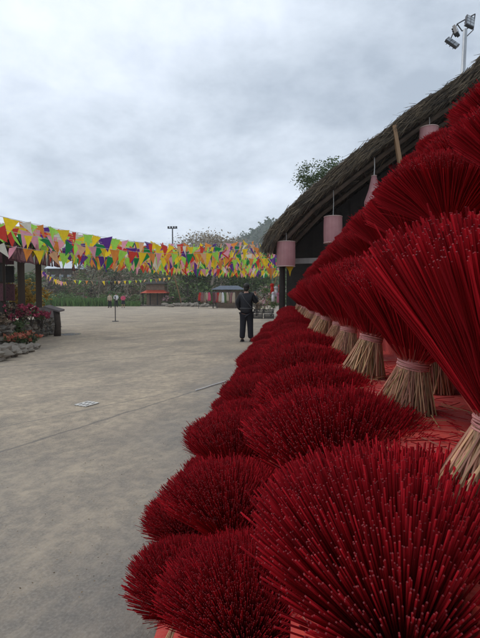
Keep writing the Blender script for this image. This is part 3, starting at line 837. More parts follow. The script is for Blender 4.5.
# low roof: dark tiled sheet following the posts
pts = [pA+Vector((.40,.5,0)), pB+Vector((.40,-.1,0)), pC+Vector((.40,-.3,0)), pD+Vector((.4,-.4,0))]
mb = MB(); n_ = len(pts)
lo = [p-O+Vector((0,0,2.92)) for p in pts]; hi = [p-O+back*.5+Vector((0,0,3.15)) for p in pts]; lo2 = [p-O+back*1.2+Vector((0,0,2.92)) for p in pts]
th_ = Vector((0,0,.06))
vs = lo+hi+lo2+[p+th_ for p in lo+hi+lo2]; K = 3*n_
fs = []
for i in range(n_-1):
    for r0 in (0, 1):
        a = r0*n_+i
        fs += [(a, a+1, a+1+n_, a+n_), (K+a, K+a+n_, K+a+1+n_, K+a+1)]
    fs += [(i, K+i, K+i+1, i+1), (2*n_+i, 2*n_+i+1, K+2*n_+i+1, K+2*n_+i)]
for i in (0, n_-1):
    fs += [(i, i+n_, K+i+n_, K+i), (i+n_, i+2*n_, K+i+2*n_, K+i+n_)]
mb.add(vs, fs); mb.build('roof', M['darkwood'], pv)
# brocade pennants hung from its eave
def brocade(a, b2, nn, label, h=.46, w=.34):
    t = thing('brocade_bunting', a, label, 'bunting'); D = b2-a; rz = math.atan2(D.y, D.x)
    mb = MB(); mb.tube([(0,0,0), D], .008, 4); mb.build('cord', M['darkmetal'], t)
    for i in range(nn):
        s = (i+.5)/nn; mb = MB()
        # upright triangle, wide foot, pink inset on dark cloth
        ww = w/2; th2 = .008
        mb.add([(-ww,0,-h),(ww,0,-h),(0,0,0)], [(0,1,2)], 0)
        mb.add([(-ww*.55,-th2,-h*.92),(ww*.55,-th2,-h*.92),(0,-th2,-h*.3)], [(0,1,2)], 1)
        mb.add([(-ww*.55,th2,-h*.92),(ww*.55,th2,-h*.92),(0,th2,-h*.3)], [(2,1,0)], 1)
        o = mb.build('brocade_pennant', [M['maroon'], M['maroonpink']], t)
        o.location = D*s; o.rotation_euler = (R(rn.gauss(0,6)), R(rn.gauss(0,5)), rz+rn.gauss(0,.25))
bz = Vector((0,0,2.90))
e = [p+bz for p in pts]
brocade(e[1]+Vector((.05,-.1,0)), e[0]+Vector((.05,0,0)), 9, 'dark maroon and pink brocade triangles along the pavilion eave', .56, .42)
brocade(e[2]+Vector((.05,-.05,0)), e[1]+Vector((.05,-.12,0)), 6, 'larger maroon brocade triangles along the near end of the pavilion eave', .60, .46)
brocade(at(57,256,15), at(78,257,17), 2, 'pair of dark brocade triangles hanging beyond the last pavilion post', .5, .40)
# dark hanging textile inside
for px, d, w, lb in ((7.5, 12.9, .42, 'dark patterned textile strip hanging left of the thick pavilion posts'), (-6, 12.2, .5, 'dark patterned textile strip hanging at the left picture edge')):
    g = col_at(px, d); t = thing('hanging_textile', (g.x, g.y, 0), lb, 'textile')
    for k in range(4):
        mb = MB(); mb.box((0, 0, 2.45-.5*k), (w, .03, .46)); mb.build('panel', [M['maroon'], M['darkwood']][k % 2], t)
    mb = MB(); mb.tube([(0,0,.8),(0,0,2.86)], .012, 5); mb.build('cord', M['darkmetal'], t)

# low stone wall with plank screen, running from the pavilion corner towards the camera
wpts = [gnd(58.5, 333), gnd(47, 335.5), gnd(36, 338.5), gnd(22, 343), gnd(5, 347), gnd(-22, 350)]
def along(t):
    k = min(len(wpts)-2, int(t)); return wpts[k].lerp(wpts[k+1], t-k)
WO = wpts[0]
wl = thing('stone_wall', WO, 'low curved wall of rough stones below the pink flowers', 'wall')
mb = MB(); cs = MB(); wn = 40
prev = None
for i in range(wn):
    t0, t1 = (len(wpts)-1)*i/wn, (len(wpts)-1)*(i+1)/wn
    a, b2 = along(t0)-WO, along(t1)-WO; dv = b2-a; rz = math.atan2(dv.y, dv.x); nrm = Vector((-math.sin(rz), math.cos(rz), 0))
    c_ = (a+b2)/2-nrm*.0
    mb.box((c_.x-.18, c_.y+.12, .29), (dv.length*1.02, .34, .56), rz)
mb.build('wall_core', M['mortar'], wl)
mb = MB(); rs = random.Random(4)
for row in range(4):
    t = rs.uniform(0, .1)
    while t < len(wpts)-1.02:
        p = along(t)-WO; w = rs.uniform(.13, .24)
        mb.ball((p.x+rs.uniform(-.02,.03), p.y-.04, .075+row*.145+rs.uniform(-.015,.015)), (w*.55, .13, .078), 8, 5, 0, 1.0, rs.random()*50)
        seg = (wpts[min(len(wpts)-1, int(t)+1)]-wpts[int(t)]).length
        t += w/seg
mb.build('stones', M['stone'], wl)
# plank screen on top of the wall
ps = thing('plank_screen', WO, 'weathered grey purple planks standing along the top of the low wall', 'plank screen')
for i in range(13):
    p = along(.08+i*.135)-WO
    mb = MB(); mb.box((p.x-.12, p.y+.05, .57+.19+rs.uniform(-.02,.02)), (.13,.03,.38), R(60), rot=(Matrix.Rotation(R(58), 3, 'Z') @ Matrix.Rotation(R(-14), 3, 'X')))
    mb.build('plank', M['greywood'], ps)
# end post with cap board
g = gnd(57.5, 336)
ep = thing('end_post', g, 'short wooden post with a slanting cap board at the end of the stone wall', 'post')
mb = MB(); mb.tube([(0,0,0),(.03,0,.4),(-.02,0,.86)], [.12,.10,.11], 10); mb.build('post_trunk', M['bark'], ep, smooth=True)
mb = MB(); mb.box((-.10,0,.93), (.62,.30,.06), rot=Euler((R(8), R(14), R(-10))).to_matrix()); mb.build('cap_board', M['greywood'], ep, bevel=.006)
# flowers, shrubs and rocks in front
def shrub(px, d, z, r3, leaf, label, n=500, size=.05, flower=None, nf=0, fs_=.045, clumps=10, name='flower_shrub', group=None, sd=0, zb=0):
    rn2 = random.Random(sd+int(px*3)); g = col_at(px, d); t = thing(name, g, label, 'plant', group)
    mb = MB()
    for k in range(9):
        a = rn2.uniform(0, 6.28); e_ = Vector((math.cos(a)*r3[0]*.8, math.sin(a)*r3[1]*.8, z+rn2.uniform(-.3,.6)*r3[2]))
        mb.tube([(0,0,zb), e_*.5+Vector((0,0,zb*.5+.08)), e_], [.014,.010,.005], 5)
    mb.build('stem', M['bark'], t)
    if n:
        mb = MB(); leaves(mb, (0,0,z), r3, n, size, rn2, clumps=clumps); mb.build('foliage', M[leaf], t)
    if flower:
        mb = MB(); leaves(mb, (0,0,z+r3[2]*.25), (r3[0], r3[1], r3[2]*.9), nf, fs_, rn2, clumps=clumps, asp=.8); mb.build('blossoms', M[flower], t)
    return t
GF = 'pink flowering shrubs on the stone wall'
shrub(41, 14.6, .74, (.28,.25,.16), 'leaf_dark', 'pink flowering shrub spilling over the wall nearest the plank screen', 220, .045, 'flower_pink', 330, .042, group=GF, zb=.3)
shrub(30, 13.9, .86, (.34,.28,.20), 'leaf_dark', 'pink flowering shrub on the wall in front of the right pavilion post', 260, .045, 'flower_pink', 420, .042, group=GF, zb=.3)
shrub(17, 13.2, .90, (.36,.28,.20), 'leaf_brown', 'pink flowering shrub on the wall in front of the thick left pavilion post', 330, .045, 'flower_pink', 330, .042, group=GF, zb=.3)
shrub(3, 12.4, .80, (.42,.35,.32), 'leaf_brown', 'brownish shrub with few pink flowers at the left picture edge', 700, .05, 'flower_pink', 90, .042, group=GF, zb=.2)
shrub(14, 12.9, .42, (.45,.25,.26), 'leaf_dark', 'dark leafy shrub hiding the wall stones below the pink flowers', 700, .05, zb=.1)
shrub(30, 18.5, 1.25, (.7,.6,.55), 'leaf_gold', 'golden yellow shrub behind the pavilion posts', 1300, .06, name='golden_shrub', clumps=16)
shrub(4, 17, 1.3, (.7,.6,.6), 'leaf_gold', 'golden yellow shrub behind the hanging textiles at the far left', 1000, .06, name='golden_shrub', clumps=16)
shrub(27, 12.6, .22, (.30,.2,.16), 'leaf_dark', 'low salmon flowered plant among the rocks at the wall foot, right one', 260, .04, 'flower_salmon', 130, .05, group='salmon flowered plants', sd=3)
shrub(14, 12.0, .22, (.30,.2,.16), 'leaf_dark', 'low salmon flowered plant among the rocks at the wall foot, left one', 260, .04, 'flower_salmon', 120, .05, group='salmon flowered plants', sd=5)
rk = [(2,358,.26),(10,357,.22),(-8,361,.30),(18,354,.20),(26,352,.18),(33,349,.15),(5,352,.2),(15,349,.16)]
for i, (px, py, r_) in enumerate(rk):
    g = gnd(px, py); mb = MB(); mb.ball((0,0,r_*.42), (r_*1.15, r_*.85, r_*.6), 14, 10, 0, .6, i*3.3)
    tag(mb.build('border_rock', M['stone'], loc=g, smooth=False),
        'rough grey border rock by the flowers, %s' % ['second from the left in front','third from the left in front','at the very left edge','behind the middle of the border','next to last on the right','small one at the right end','behind the leftmost rocks','low one against the stone wall'][i],
        'rock', 'border rocks')

# ---------------------------------------------------------------- people
def skin_obj(name, V_, E_, Rr, m, parent, sub=1):
    me = bpy.data.meshes.new(name+'_cage'); me.from_pydata([tuple(v) for v in V_], E_, [])
    o = bpy.data.objects.new(name+'_cage', me); COL.objects.link(o)
    o.modifiers.new('s', 'SKIN')
    sv = me.skin_vertices[0].data
    for i, r_ in enumerate(Rr):
        sv[i].radius = r_ if hasattr(r_, '__len__') else (r_, r_)
        sv[i].use_root = i == 0
    ss = o.modifiers.new('u', 'SUBSURF'); ss.levels = sub; ss.render_levels = sub
    bpy.context.view_layer.update()
    dg = bpy.context.evaluated_depsgraph_get()
    m2 = bpy.data.meshes.new_from_object(o.evaluated_get(dg))
    bpy.data.objects.remove(o, do_unlink=True); bpy.data.meshes.remove(me)
    m2.name = name; m2.materials.clear(); m2.materials.append(m)
    m2.polygons.foreach_set('use_smooth', [True]*len(m2.polygons))
    r_ = bpy.data.objects.new(name, m2); COL.objects.link(r_); r_.parent = parent
    return r_
def person(loc, rz, H, label, arms, top_m, low_m, skirt=False, hat=None, coat=0., stride=.05, bag=False):
    """local frame: facing +y. arms: for each side (elbow, wrist) points at H=1.7"""
    t = thing('person', loc, label, 'person', rz=rz); k = H/1.7; t.scale = (k, k, k)
    hips = {}; Vb = [(0,0,.93),(0,-.01,1.12),(0,0,1.30),(0,-.005,1.42),(0,0,1.50),(0,.012,1.58),(0,.018,1.66)]
    Eb = [(0,1),(1,2),(2,3),(3,4),(4,5),(5,6)]
    Rb = [(.135,.10),(.125,.095),(.15,.105),(.075,.07),(.05,.055),(.078,.092),(.066,.078)]
    for si, (el, wr) in zip((-1, 1), arms):
        b0 = len(Vb); Vb += [(si*.16,0,1.37), el, wr, tuple(Vector(wr)+(Vector(wr)-Vector(el)).normalized()*.075)]
        Eb += [(2,b0),(b0,b0+1),(b0+1,b0+2),(b0+2,b0+3)]; Rb += [.062,.042,.028,(.034,.022)]
    for si in (-1, 1):
        b0 = len(Vb); y = stride*si
        Vb += [(si*.09,0,.86),(si*.105,y*.5+.01,.48),(si*.12,y-.01,.09),(si*.135,y+.13,.045)]
        Eb += [(0,b0),(b0,b0+1),(b0+1,b0+2),(b0+2,b0+3)]; Rb += [.085,.056,.036,(.04,.03)]
    body = skin_obj('body', Vb, Eb, Rb, M['skin'], t)
    # fingers, ears and nose join the body mesh
    mb = MB()
    for si, (el, wr) in zip((-1, 1), arms):
        d_ = (Vector(wr)-Vector(el)).normalized(); h_ = Vector(wr)+d_*.07; sd_ = d_.cross(Vector((0, 0, 1)) if abs(d_.z) < .8 else Vector((0, 1, 0))).normalized(); up = sd_.cross(d_)
        for f_ in range(4):
            b0 = h_+sd_*(.025-.016*f_); l = (.062,.07,.066,.05)[f_]
            mb.tube([b0, b0+d_*l*.5+up*.006, b0+d_*l*.85+up*.025, b0+d_*l+up*.04], [.009,.0085,.0075,.006], 6)
        b0 = Vector(wr)+d_*.03+sd_*.028
        mb.tube([b0, b0+d_*.03+sd_*.02, b0+d_*.055+sd_*.022+up*.015], [.011,.009,.007], 6)
    for si in (-1, 1): mb.ball((si*.083, .01, 1.585), (.012,.022,.032), 8, 6)
    mb.tube([(0,.098,1.60),(0,.118,1.575),(0,.10,1.56)], [.010,.016,.012], 6)
    for si in (-1, 1): mb.ball((si*.032,.092,1.605), (.012,.008,.007), 6, 5)
    mb.tube([(-.025,.098,1.535),(0,.104,1.533),(.025,.098,1.535)], .006, 5)
    bm2 = mb.build('tmp', M['skin'], None, smooth=True)
    import bmesh
    bm = bmesh.new(); bm.from_mesh(body.data); bm.from_mesh(bm2.data); bm.to_mesh(body.data); bm.free()
    bpy.data.objects.remove(bm2, do_unlink=True)
    for p in body.data.polygons: p.use_smooth = True
    # jacket
    Vj = [(0,0,.84-coat*.5),(0,0,.97),(0,-.01,1.13),(0,0,1.30),(0,-.015,1.43)]; Ej = [(0,1),(1,2),(2,3),(3,4)]
    Rj = [(.205,.16),(.205,.155),(.20,.15),(.215,.16),(.10,.09)]
    for si, (el, wr) in zip((-1, 1), arms):
        b0 = len(Vj); Vj += [(si*.175,0,1.37), el, wr]; Ej += [(3,b0),(b0,b0+1),(b0+1,b0+2)]; Rj += [.10,.082,.062]
    skin_obj('jacket', Vj, Ej, Rj, top_m, t, 2)
    if skirt:
        mb = MB(); n_ = 18; pr = [(.17,.98),(.22,.75),(.27,.48)]
        mb.add([(q*math.cos(2*PI*i/n_), q*.8*math.sin(2*PI*i/n_), z) for q, z in pr for i in range(n_)],
               [(j*n_+(i+1)%n_, j*n_+i, (j+1)*n_+i, (j+1)*n_+(i+1)%n_) for j in range(2) for i in range(n_)])
        mb.build('skirt', low_m, t, smooth=True)
    else:
        Vt = [(0,0,.93)]; Et = []; Rt = [(.175,.14)]
        for si in (-1, 1):
            b0 = len(Vt); y = stride*si
            Vt += [(si*.092,0,.82),(si*.105,y*.5+.01,.48),(si*.12,y-.01,.075)]; Et += [(0,b0),(b0,b0+1),(b0+1,b0+2)]; Rt += [.125,.098,.088]
        skin_obj('trousers', Vt, Et, Rt, low_m, t, 2)
    for si in (-1, 1):
        y = stride*si
        mb = MB(); mb.ball((si*.13, y+.05, .04), (.05,.135,.045), 12, 8); mb.box((si*.13, y+.05, .010), (.09,.25,.018))
        mb.build('shoe', M['rubber'], t, smooth=True)
    mb = MB(); mb.ball((0,-.012,1.63), (.094,.108,.105), 16, 10, 0, .12, 3)
    mb.ball((0,-.045,1.56), (.075,.06,.08), 12, 8)
    mb.build('hair', M['hair'], t, smooth=True)
    if bag:
        mb = MB(); mb.tube([(-.15,-.07,1.44),(-.02,-.165,1.25),(.17,-.14,1.02)], .012, 5); mb.build('shoulder_strap', M['strap'], t)
        mb = MB(); mb.tube([(.196*math.cos(a), .152*math.sin(a), .985) for a in [2*PI*i/20 for i in range(21)]], .017, 6, cap=False)
        mb.build('waist_belt', M['strap'], t)
    return t
man = person(gnd(246.5, 341.5), R(-8), 1.70, 'man in black jacket and dark trousers standing with his back turned', 
    (((-.27,-.03,1.13), (-.21,.12,.93)), ((.29,.04,1.15), (.22,.20,1.36))), M['blackcloth'], M['denim'], coat=.10, bag=True)
# phone in his raised hand: a thing of its own
mw = Matrix.Translation(gnd(246.5, 341.5)) @ Matrix.Rotation(R(-8), 4, 'Z')
mb = MB(); mb.box((0,0,0), (.075,.012,.15)); ph = mb.build('mobile_phone', M['black'], bevel=.004); ph.location = mw @ Vector((.195,.29,1.46)); ph.rotation_euler = (R(-20), 0, R(-8))
tag(ph, 'dark mobile phone held up in the right hand of the man in black', 'phone')
hang = (((-.25,0,1.12), (-.24,.06,.90)), ((.25,0,1.12), (.24,.06,.90)))
fold = (((-.25,.02,1.12), (-.10,.20,1.05)), ((.25,.02,1.12), (.10,.20,1.05)))
person(gnd(110, 307.8), R(170), 1.62, 'distant person in beige top and dark trousers, leftmost of three', hang, M['beige'], M['denim'])
person(gnd(116.3, 307.2), R(185), 1.66, 'distant person in white top, middle one of three', fold, M['whitecloth'], M['denim'])
person(gnd(123.3, 307.8), R(190), 1.55, 'distant person in pink top and dark skirt, rightmost of three', fold, M['pinkcloth'], M['denim'], skirt=True)

# stanchion on the plaza
g = gnd(115.5, 321.5)
st = thing('pole_stand', g, 'thin dark pole on a flat round foot standing alone on the plaza', 'pole stand')
mb = MB(); mb.tube([(0,0,0),(0,0,.03),(0,0,.04)], [.17,.17,.05], 16); mb.build('foot_plate', M['darkmetal'], st)
mb = MB(); mb.tube([(0,0,.03),(0,0,1.28)], .026, 8); mb.build('pole', M['darkmetal'], st)
mb = MB(); mb.ball((0,0,1.30), .045, 10, 8); mb.build('knob', M['darkmetal'], st, smooth=True)

# ---------------------------------------------------------------- far stalls and rockery
g = col_at(156, 64)
ht = thing('orange_roofed_hut', g, 'small distant hut with a wide orange red lower roof', 'hut')
mb = MB()
def hip(mb, c, w, d_, z0, z1, ov=.3, mi=0):
    a = [(c[0]-w/2, c[1]-d_/2, z0), (c[0]+w/2, c[1]-d_/2, z0), (c[0]+w/2, c[1]+d_/2, z0), (c[0]-w/2, c[1]+d_/2, z0)]
    b2 = [(c[0]-w*ov, c[1]-.1, z1), (c[0]+w*ov, c[1]-.1, z1), (c[0]+w*ov, c[1]+.1, z1), (c[0]-w*ov, c[1]+.1, z1)]
    mb.add(a+b2, [(0,1,5,4),(1,2,6,5),(2,3,7,6),(3,0,4,7),(4,5,6,7),(3,2,1,0)], mi)
hip(mb, (0,0), 3.6, 2.8, 1.75, 2.25); mb.build('lower_roof', M['rustroof'], ht)
mb = MB(); hip(mb, (0,.1), 3.3, 2.2, 3.0, 3.4); mb.build('upper_roof', M['darkwood'], ht)
for x in (-1.5,-.5,.5,1.5):
    mb = MB(); mb.box((x,-1.1,.87), (.13,.13,1.74)); mb.build('post', M['darkwood'], ht)
mb = MB(); mb.box((0,.4,2.5), (2.6,1.4,.9)); mb.build('loft', M['stallwood'], ht)
mb = MB(); mb.box((0,.9,.86), (3.2,.12,1.7)); mb.build('back_wall', M['stallwood'], ht)
# pale roofed shed left
g = col_at(68, 92)
ps_ = thing('distant_house', g, 'distant house with a pale metal roof behind the dark brocade triangles', 'house')
mb = MB(); hip(mb, (0,0), 6.4, 6, 6.6, 8.2, .44); mb.build('roof', M['paleroof'], ps_)
mb = MB(); mb.box((0,0,3.3), (5.6,5.2,6.6)); mb.build('wall', M['wood'], ps_)
for x in (-1.6, 0, 1.6):
    mb = MB(); mb.box((x,-2.62,4.9), (.8,.06,1.1)); mb.build('window', M['glass'], ps_)
# blue roofed stall with hanging clothes
g = col_at(229, 52)
bs = thing('market_stall', g, 'market stall with a blue grey canopy left of the man in black', 'stall')
mb = MB(); hip(mb, (0,0), 3.6, 3, 2.05, 2.5, .28); mb.build('canopy', M['blueroof'], bs)
for x in (-1.6, 1.6):
    for y in (-1.3, 1.3):
        mb = MB(); mb.box((x,y,1.02), (.1,.1,2.05)); mb.build('post', M['darkwood'], bs)
mb = MB(); mb.box((0,1.2,1.0), (3.2,.1,2.0)); mb.build('back_panel', M['stallwood'], bs)
mb = MB(); mb.box((.5,.2,.4), (2.0,.9,.8)); mb.build('counter', M['stallwood'], bs)
# clothes rail
g = col_at(217, 50); cr_ = thing('clothes_rail', g, 'long rail with colourful hanging clothes in front of the canopy stall', 'clothes rail')
mb = MB(); mb.tube([(-2.0,0,1.75),(2.0,0,1.75)], .03, 6)
for x in (-2.0, 0, 2.0): mb.tube([(x,0,0),(x,0,1.75)], .03, 6)
mb.build('rail_frame', M['darkmetal'], cr_)
cc = ['flag_red','maroonpink','stallwood','beige','pinkcloth','leaf_dark','maroon','maroonpink','flag_red','beige','whitecloth','leaf_mid','beige','stallwood','maroonpink','beige']
cn = ['red','dusty pink','brown','beige','pink','dark green','maroon','dusty pink','red','beige','white','green','beige','brown','dusty pink','beige']
rn = random.Random(3)
for i in range(16):
    x = -1.85+i*.246; h = rn.uniform(.8, 1.25); mb = MB(); n_ = 7; vs = []
    for j in range(6):
        t = j/5; w_ = (.08+.10*min(1, t*3))*(1+.15*t)
        for k in range(n_):
            vs.append((-w_+2*w_*k/(n_-1), .03*math.sin(k*2.1+j*.4), -h*t))
    mb.add(vs, [(j*n_+k, j*n_+k+1, (j+1)*n_+k+1, (j+1)*n_+k) for j in range(5) for k in range(n_-1)])
    o = mb.build('hanging_garment', M[cc[i]], smooth=True, loc=(g.x+x, g.y-.02, 1.735)); o.rotation_euler = (0,0,R(rn.uniform(-30,30)))
    so = o.modifiers.new('t', 'SOLIDIFY'); so.thickness = .02
    tag(o, '%s garment hanging on the clothes rail, %s from the left' % (cn[i], ORD[i]), 'garment', 'garments on the clothes rail')
# seated person beside a scooter
g = gnd(224, 306.6)
sc_ = thing('scooter', g, 'dark parked scooter in front of the canopy stall', 'scooter', rz=R(10))
for x in (-.6, .6):
    mb = MB(); mb.tube([(x+.22*math.cos(a), 0, .25+.22*math.sin(a)) for a in [2*PI*i/18 for i in range(19)]], .05, 7, cap=False); mb.build('wheel', M['rubber'], sc_)
mb = MB(); mb.ball((-.42,0,.55), (.42,.17,.22), 12, 8); mb.box((.05,0,.32), (.5,.26,.08)); mb.tube([(.55,0,.3),(.42,0,.75),(.36,0,1.0)], [.10,.11,.05], 8); mb.build('body', mat('scooter_paint', (.02,.05,.07), rough=.3), sc_, smooth=True)
mb = MB(); mb.ball((-.35,0,.78), (.38,.13,.06), 12, 6); mb.build('seat', M['black'], sc_, smooth=True)
mb = MB(); mb.tube([(.33,-.3,1.02),(.36,0,.99),(.33,.3,1.02)], .02, 6); mb.build('handlebar', M['darkmetal'], sc_)
person(gnd(234, 306.2), R(175), 1.55, 'distant person in a dusty pink jacket standing before the canopy stall', fold, M['maroonpink'], M['denim'])
# leaning bamboo pole
a = gnd(182, 306); mb = MB(); tpp = at(173, 272, 56)
mb.tube([(0,0,0), (tpp-a)*.5+Vector((.05,0,0)), tpp-a], [.09,.075,.05], 7)
tag(mb.build('leaning_bamboo_pole', M['palewood'], loc=a), 'pale bamboo pole leaning left above the rock bed', 'pole')
# rock beds with flowering plants, one rock each
rn = random.Random(8); rr = 0
PLC = ['leftmost','second','third','fourth','fifth','sixth','seventh','eighth','ninth','tenth','eleventh','twelfth','thirteenth','rightmost']
for i in range(14):
    px = 165+i*3.1; g = gnd(px, 306.6+rn.uniform(-.6,.6)); r_ = rn.uniform(.28, .5)
    mb = MB(); mb.ball((0,0,r_*.4), (r_, r_*.8, r_*rn.uniform(.5,.9)), 10, 7, 0, .6, i*2.2+40)
    tag(mb.build('bed_rock', M['stone'], loc=g), 'grey rock edging the far flower bed, %s of fourteen along it' % PLC[i], 'rock', 'rocks of the far flower bed')
for i, (px, py, lf, fw, lb, r_) in enumerate([
    (168,306,'leaf_dark','blossom_pink','pale pink flowering bush at the left end of the far rock bed',.7),
    (175,305.5,'leaf_mid','flower_pink','pink flowering bush below the foot of the leaning pole',.7),
    (183,305.8,'leaf_mid','blossom','low whitish bush in the middle of the far rock bed',.6),
    (191,305.5,'leaf_dark','blossom','white flowering bush right of the leaning bamboo pole',.8),
    (199,305.5,'leaf_mid','blossom','white flowering bush at the right end of the far rock bed',.85),
    (138,304.5,'leaf_dark','flower_pink','pink flowering bush left of the orange roofed hut',.8),
    (128,304.6,'leaf_mid','blossom_pink','pale pink bush between the three people and the orange roofed hut',.8),
    (100,304.4,'leaf_mid','blossom','whitish bush just left of the three distant people',.6),
    (86,304.6,'leaf_dark','flower_pink','pink dotted bush before the tall grass, well left of the distant people',.5),
    (207,306,'leaf_brown','flower_salmon','salmon flecked brown bush left of the clothes rail',.8),
    (238,306,'leaf_mid','blossom','whitish bush right of the canopy stall',.6),
    (148,304.5,'leaf_mid','flower_pink','small pink flowering bush under the orange roof',.6)]):
    d = H0*F/(py-296)
    shrub(px, d, .75, (r_*1.1, r_, r_*.75), lf, lb, 420, .09, fw, 300, .075, name='flowering_bush', sd=i)

# right-hand goods beyond the man: table, crates, baskets, a trellis of gourds
g = gnd(262, 318.5)
for i, (dx, dy, z, lb) in enumerate(((-.25,0,0,'black slatted crate at the bottom left of the stack beyond the man'),(.42,.05,0,'black slatted crate at the bottom right of the stack beyond the man'),
                                     (-.2,0,.30,'black slatted crate on top of the bottom left one'),(.40,.05,.30,'black slatted crate on top of the bottom right one'))):
    t = thing('slatted_crate', (g.x+dx, g.y+dy, z), lb, 'crate', 'black crates beyond the man')
    mb = MB()
    for k in range(3):
        zz = .05+.085*k
        for y in (-.2, .2): mb.box((0,y,zz), (.58,.02,.05))
        for x in (-.29, .29): mb.box((x,0,zz), (.02,.38,.05))
    mb.build('slats', M['black'], t)
    mb = MB(); mb.box((0,0,.02), (.56,.38,.02)); mb.build('base', M['whitecloth'], t)
    mb = MB()
    for x in (-.27,.27):
        for y in (-.18,.18): mb.box((x,y,.14), (.035,.035,.26))
    mb.build('corner_posts', M['darkmetal'], t)
g = gnd(269, 316)
tb = thing('market_table', g, 'long wooden table of wares between the man and the incense rack', 'table')
mb = MB(); mb.box((0,0,.76), (1.9,.8,.05)); mb.build('tabletop', M['wood'], tb)
for x in (-.85,.85):
    for y in (-.34,.34):
        mb = MB(); mb.box((x,y,.367), (.07,.07,.735)); mb.build('leg', M['wood'], tb)
rn = random.Random(55)
bc = ['basket','beige','whitecloth','basket','flag_peach','flower_salmon','whitecloth','maroonpink']
bnm = ['woven','beige','white','tan woven','peach','salmon','small white','dusty pink']
for i in range(8):
    x = -.78+i*.22; mb = MB(); h = rn.uniform(.16, .34); r_ = rn.uniform(.08,.11)
    pr = [(r_*.6,0),(r_,h*.35),(r_*.9,h*.7),(r_*.55,h),(r_*.45,h*.93)]
    mb.add([(q*math.cos(2*PI*k/12), q*math.sin(2*PI*k/12), z) for q, z in pr for k in range(12)], [(j*12+k, j*12+(k+1)%12, (j+1)*12+(k+1)%12, (j+1)*12+k) for j in range(4) for k in range(12)]+[tuple(reversed(range(12)))])
    o = mb.build('ware_jar', M[bc[i]], smooth=True, loc=(g.x+x, g.y+rn.uniform(-.2,.2), .787))
    tag(o, '%s jar on the long table of wares, %s from the left' % (bnm[i], ORD[i]), 'jar', 'jars on the table of wares')
# leaning branches and shrub at the house corner
g2 = gnd(266, 311)
shrub(258, 34, 1.1, (.8,.6,.7), 'leaf_brown', 'brownish bush right behind the man in black', 700, .07, 'blossom', 140, .06, name='flowering_bush', sd=31)
shrub(271, 30, 1.25, (.8,.6,.8), 'leaf_mid', 'green and pink bush at the corner of the thatched house', 700, .07, 'blossom_pink', 200, .06, name='flowering_bush', sd=33)
mb = MB(); a = gnd(262, 314); tpp = at(279, 272, 30)
mb.tube([(0,0,0), (tpp-a)*.5, tpp-a], [.04,.04,.03], 6)
tag(mb.build('leaning_stake', M['palewood'], loc=a), 'pale stake leaning right towards the thatched eave', 'pole')

# ---------------------------------------------------------------- haze
mb = MB(); mb.box((20, 270, 53.5), (680, 660, 113))
hz = mb.build('haze', [])
hm = bpy.data.materials.new('haze'); hm.use_nodes = True; nt = hm.node_tree
nt.nodes.remove(nt.nodes['Principled BSDF'])
pvn = nd(nt, 'ShaderNodeVolumePrincipled'); pvn.inputs['Color'].default_value = (.86,.90,.95,1); pvn.inputs['Density'].default_value = .0006
nt.links.new(pvn.outputs[0], nt.nodes['Material Output'].inputs['Volume'])
hz.data.materials.append(hm); tag(hz, 'thin pale mist in the air over the plaza and hills', 'haze', kind='stuff')

# ---------------------------------------------------------------- sky and light
SUN_EL, SUN_AZ = R(58), R(-70)      # azimuth measured from +y towards +x
w = bpy.data.worlds.new('World'); S.world = w; w.use_nodes = True; nt = w.node_tree; L = nt.links
bg = nt.nodes['Background']; outw = nt.nodes['World Output']
sk = nd(nt, 'ShaderNodeTexSky', sky_type='NISHITA'); sk.sun_disc = False; sk.sun_elevation = SUN_EL; sk.sun_rotation = SUN_AZ
L.new(sk.outputs[0], bg.inputs[0]); bg.inputs[1].default_value = .08
tc = nd(nt, 'ShaderNodeTexCoord'); sp = nd(nt, 'ShaderNodeSeparateXYZ'); L.new(tc.outputs['Generated'], sp.inputs[0])
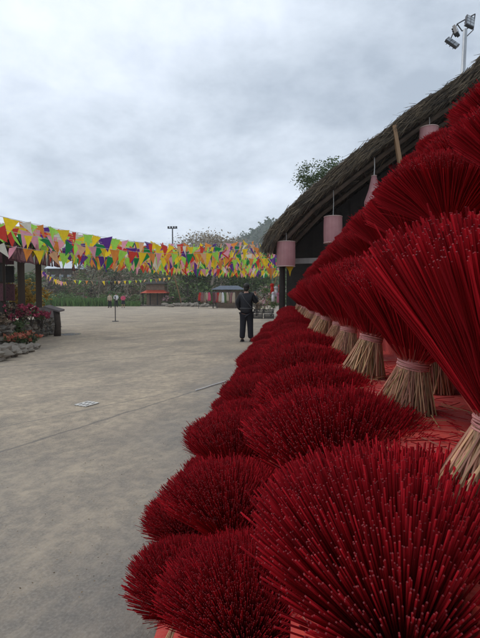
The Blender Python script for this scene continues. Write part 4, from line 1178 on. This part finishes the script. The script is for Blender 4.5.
# cloud deck: project the view direction onto a plane overhead
mz = nd(nt, 'ShaderNodeMath', operation='ADD'); mz.inputs[1].default_value = .38; L.new(sp.outputs[2], mz.inputs[0])
mx_ = nd(nt, 'ShaderNodeMath', operation='MAXIMUM'); mx_.inputs[1].default_value = .05; L.new(mz.outputs[0], mx_.inputs[0])
dv1 = nd(nt, 'ShaderNodeMath', operation='DIVIDE'); dv2 = nd(nt, 'ShaderNodeMath', operation='DIVIDE')
L.new(sp.outputs[0], dv1.inputs[0]); L.new(mx_.outputs[0], dv1.inputs[1]); L.new(sp.outputs[1], dv2.inputs[0]); L.new(mx_.outputs[0], dv2.inputs[1])
cb = nd(nt, 'ShaderNodeCombineXYZ'); L.new(dv1.outputs[0], cb.inputs[0]); L.new(dv2.outputs[0], cb.inputs[1])
def wn_(sc, det, ro, off):
    mp = nd(nt, 'ShaderNodeMapping'); mp.inputs['Location'].default_value = off; L.new(cb.outputs[0], mp.inputs[0])
    n_ = nd(nt, 'ShaderNodeTexNoise'); n_.inputs['Scale'].default_value = sc; n_.inputs['Detail'].default_value = det; n_.inputs['Roughness'].default_value = ro
    n_.inputs['Distortion'].default_value = .1
    L.new(mp.outputs[0], n_.inputs['Vector']); return n_.outputs['Fac']
na, nb = wn_(.8, 6, .55, (3.2, 1.1, 0)), wn_(1.9, 9, .6, (7.7, 2.1, 0))
ad = nd(nt, 'ShaderNodeMath', operation='MULTIPLY'); ad.inputs[1].default_value = .55; L.new(nb, ad.inputs[0])
am = nd(nt, 'ShaderNodeMath', operation='MULTIPLY_ADD'); am.inputs[1].default_value = .45; L.new(na, am.inputs[0]); L.new(ad.outputs[0], am.inputs[2])
rp = nd(nt, 'ShaderNodeValToRGB'); cr = rp.color_ramp
cr.elements[0].position = .39; cr.elements[0].color = (.33,.385,.46,1)
cr.elements[1].position = .62; cr.elements[1].color = (.73,.79,.88,1)
e = cr.elements.new(.50); e.color = (.53,.59,.67,1)
L.new(am.outputs[0], rp.inputs[0])
bg2 = nd(nt, 'ShaderNodeBackground'); L.new(rp.outputs[0], bg2.inputs[0]); bg2.inputs[1].default_value = 1.5
ms = nd(nt, 'ShaderNodeMixShader'); ms.inputs[0].default_value = .93
L.new(bg.outputs[0], ms.inputs[1]); L.new(bg2.outputs[0], ms.inputs[2]); L.new(ms.outputs[0], outw.inputs['Surface'])
sl_ = bpy.data.lights.new('sun', 'SUN'); sl_.energy = 1.1; sl_.angle = R(22); sl_.color = (1, .96, .9)
so = bpy.data.objects.new('sun', sl_); COL.objects.link(so)
dirv = Vector((math.sin(SUN_AZ)*math.cos(SUN_EL), math.cos(SUN_AZ)*math.cos(SUN_EL), math.sin(SUN_EL)))
so.rotation_euler = dirv.to_track_quat('Z', 'Y').to_euler(); so.location = dirv*30+Vector((0,0,5))

S.view_settings.view_transform = 'Standard'; S.view_settings.look = 'None'; S.view_settings.exposure = 0; S.view_settings.gamma = 1
S.view_settings.use_curve_mapping = False
S.cycles.max_bounces = 8; S.cycles.diffuse_bounces = 3; S.cycles.volume_bounces = 1; S.cycles.use_denoising = True
S.cycles.volume_max_steps = 64
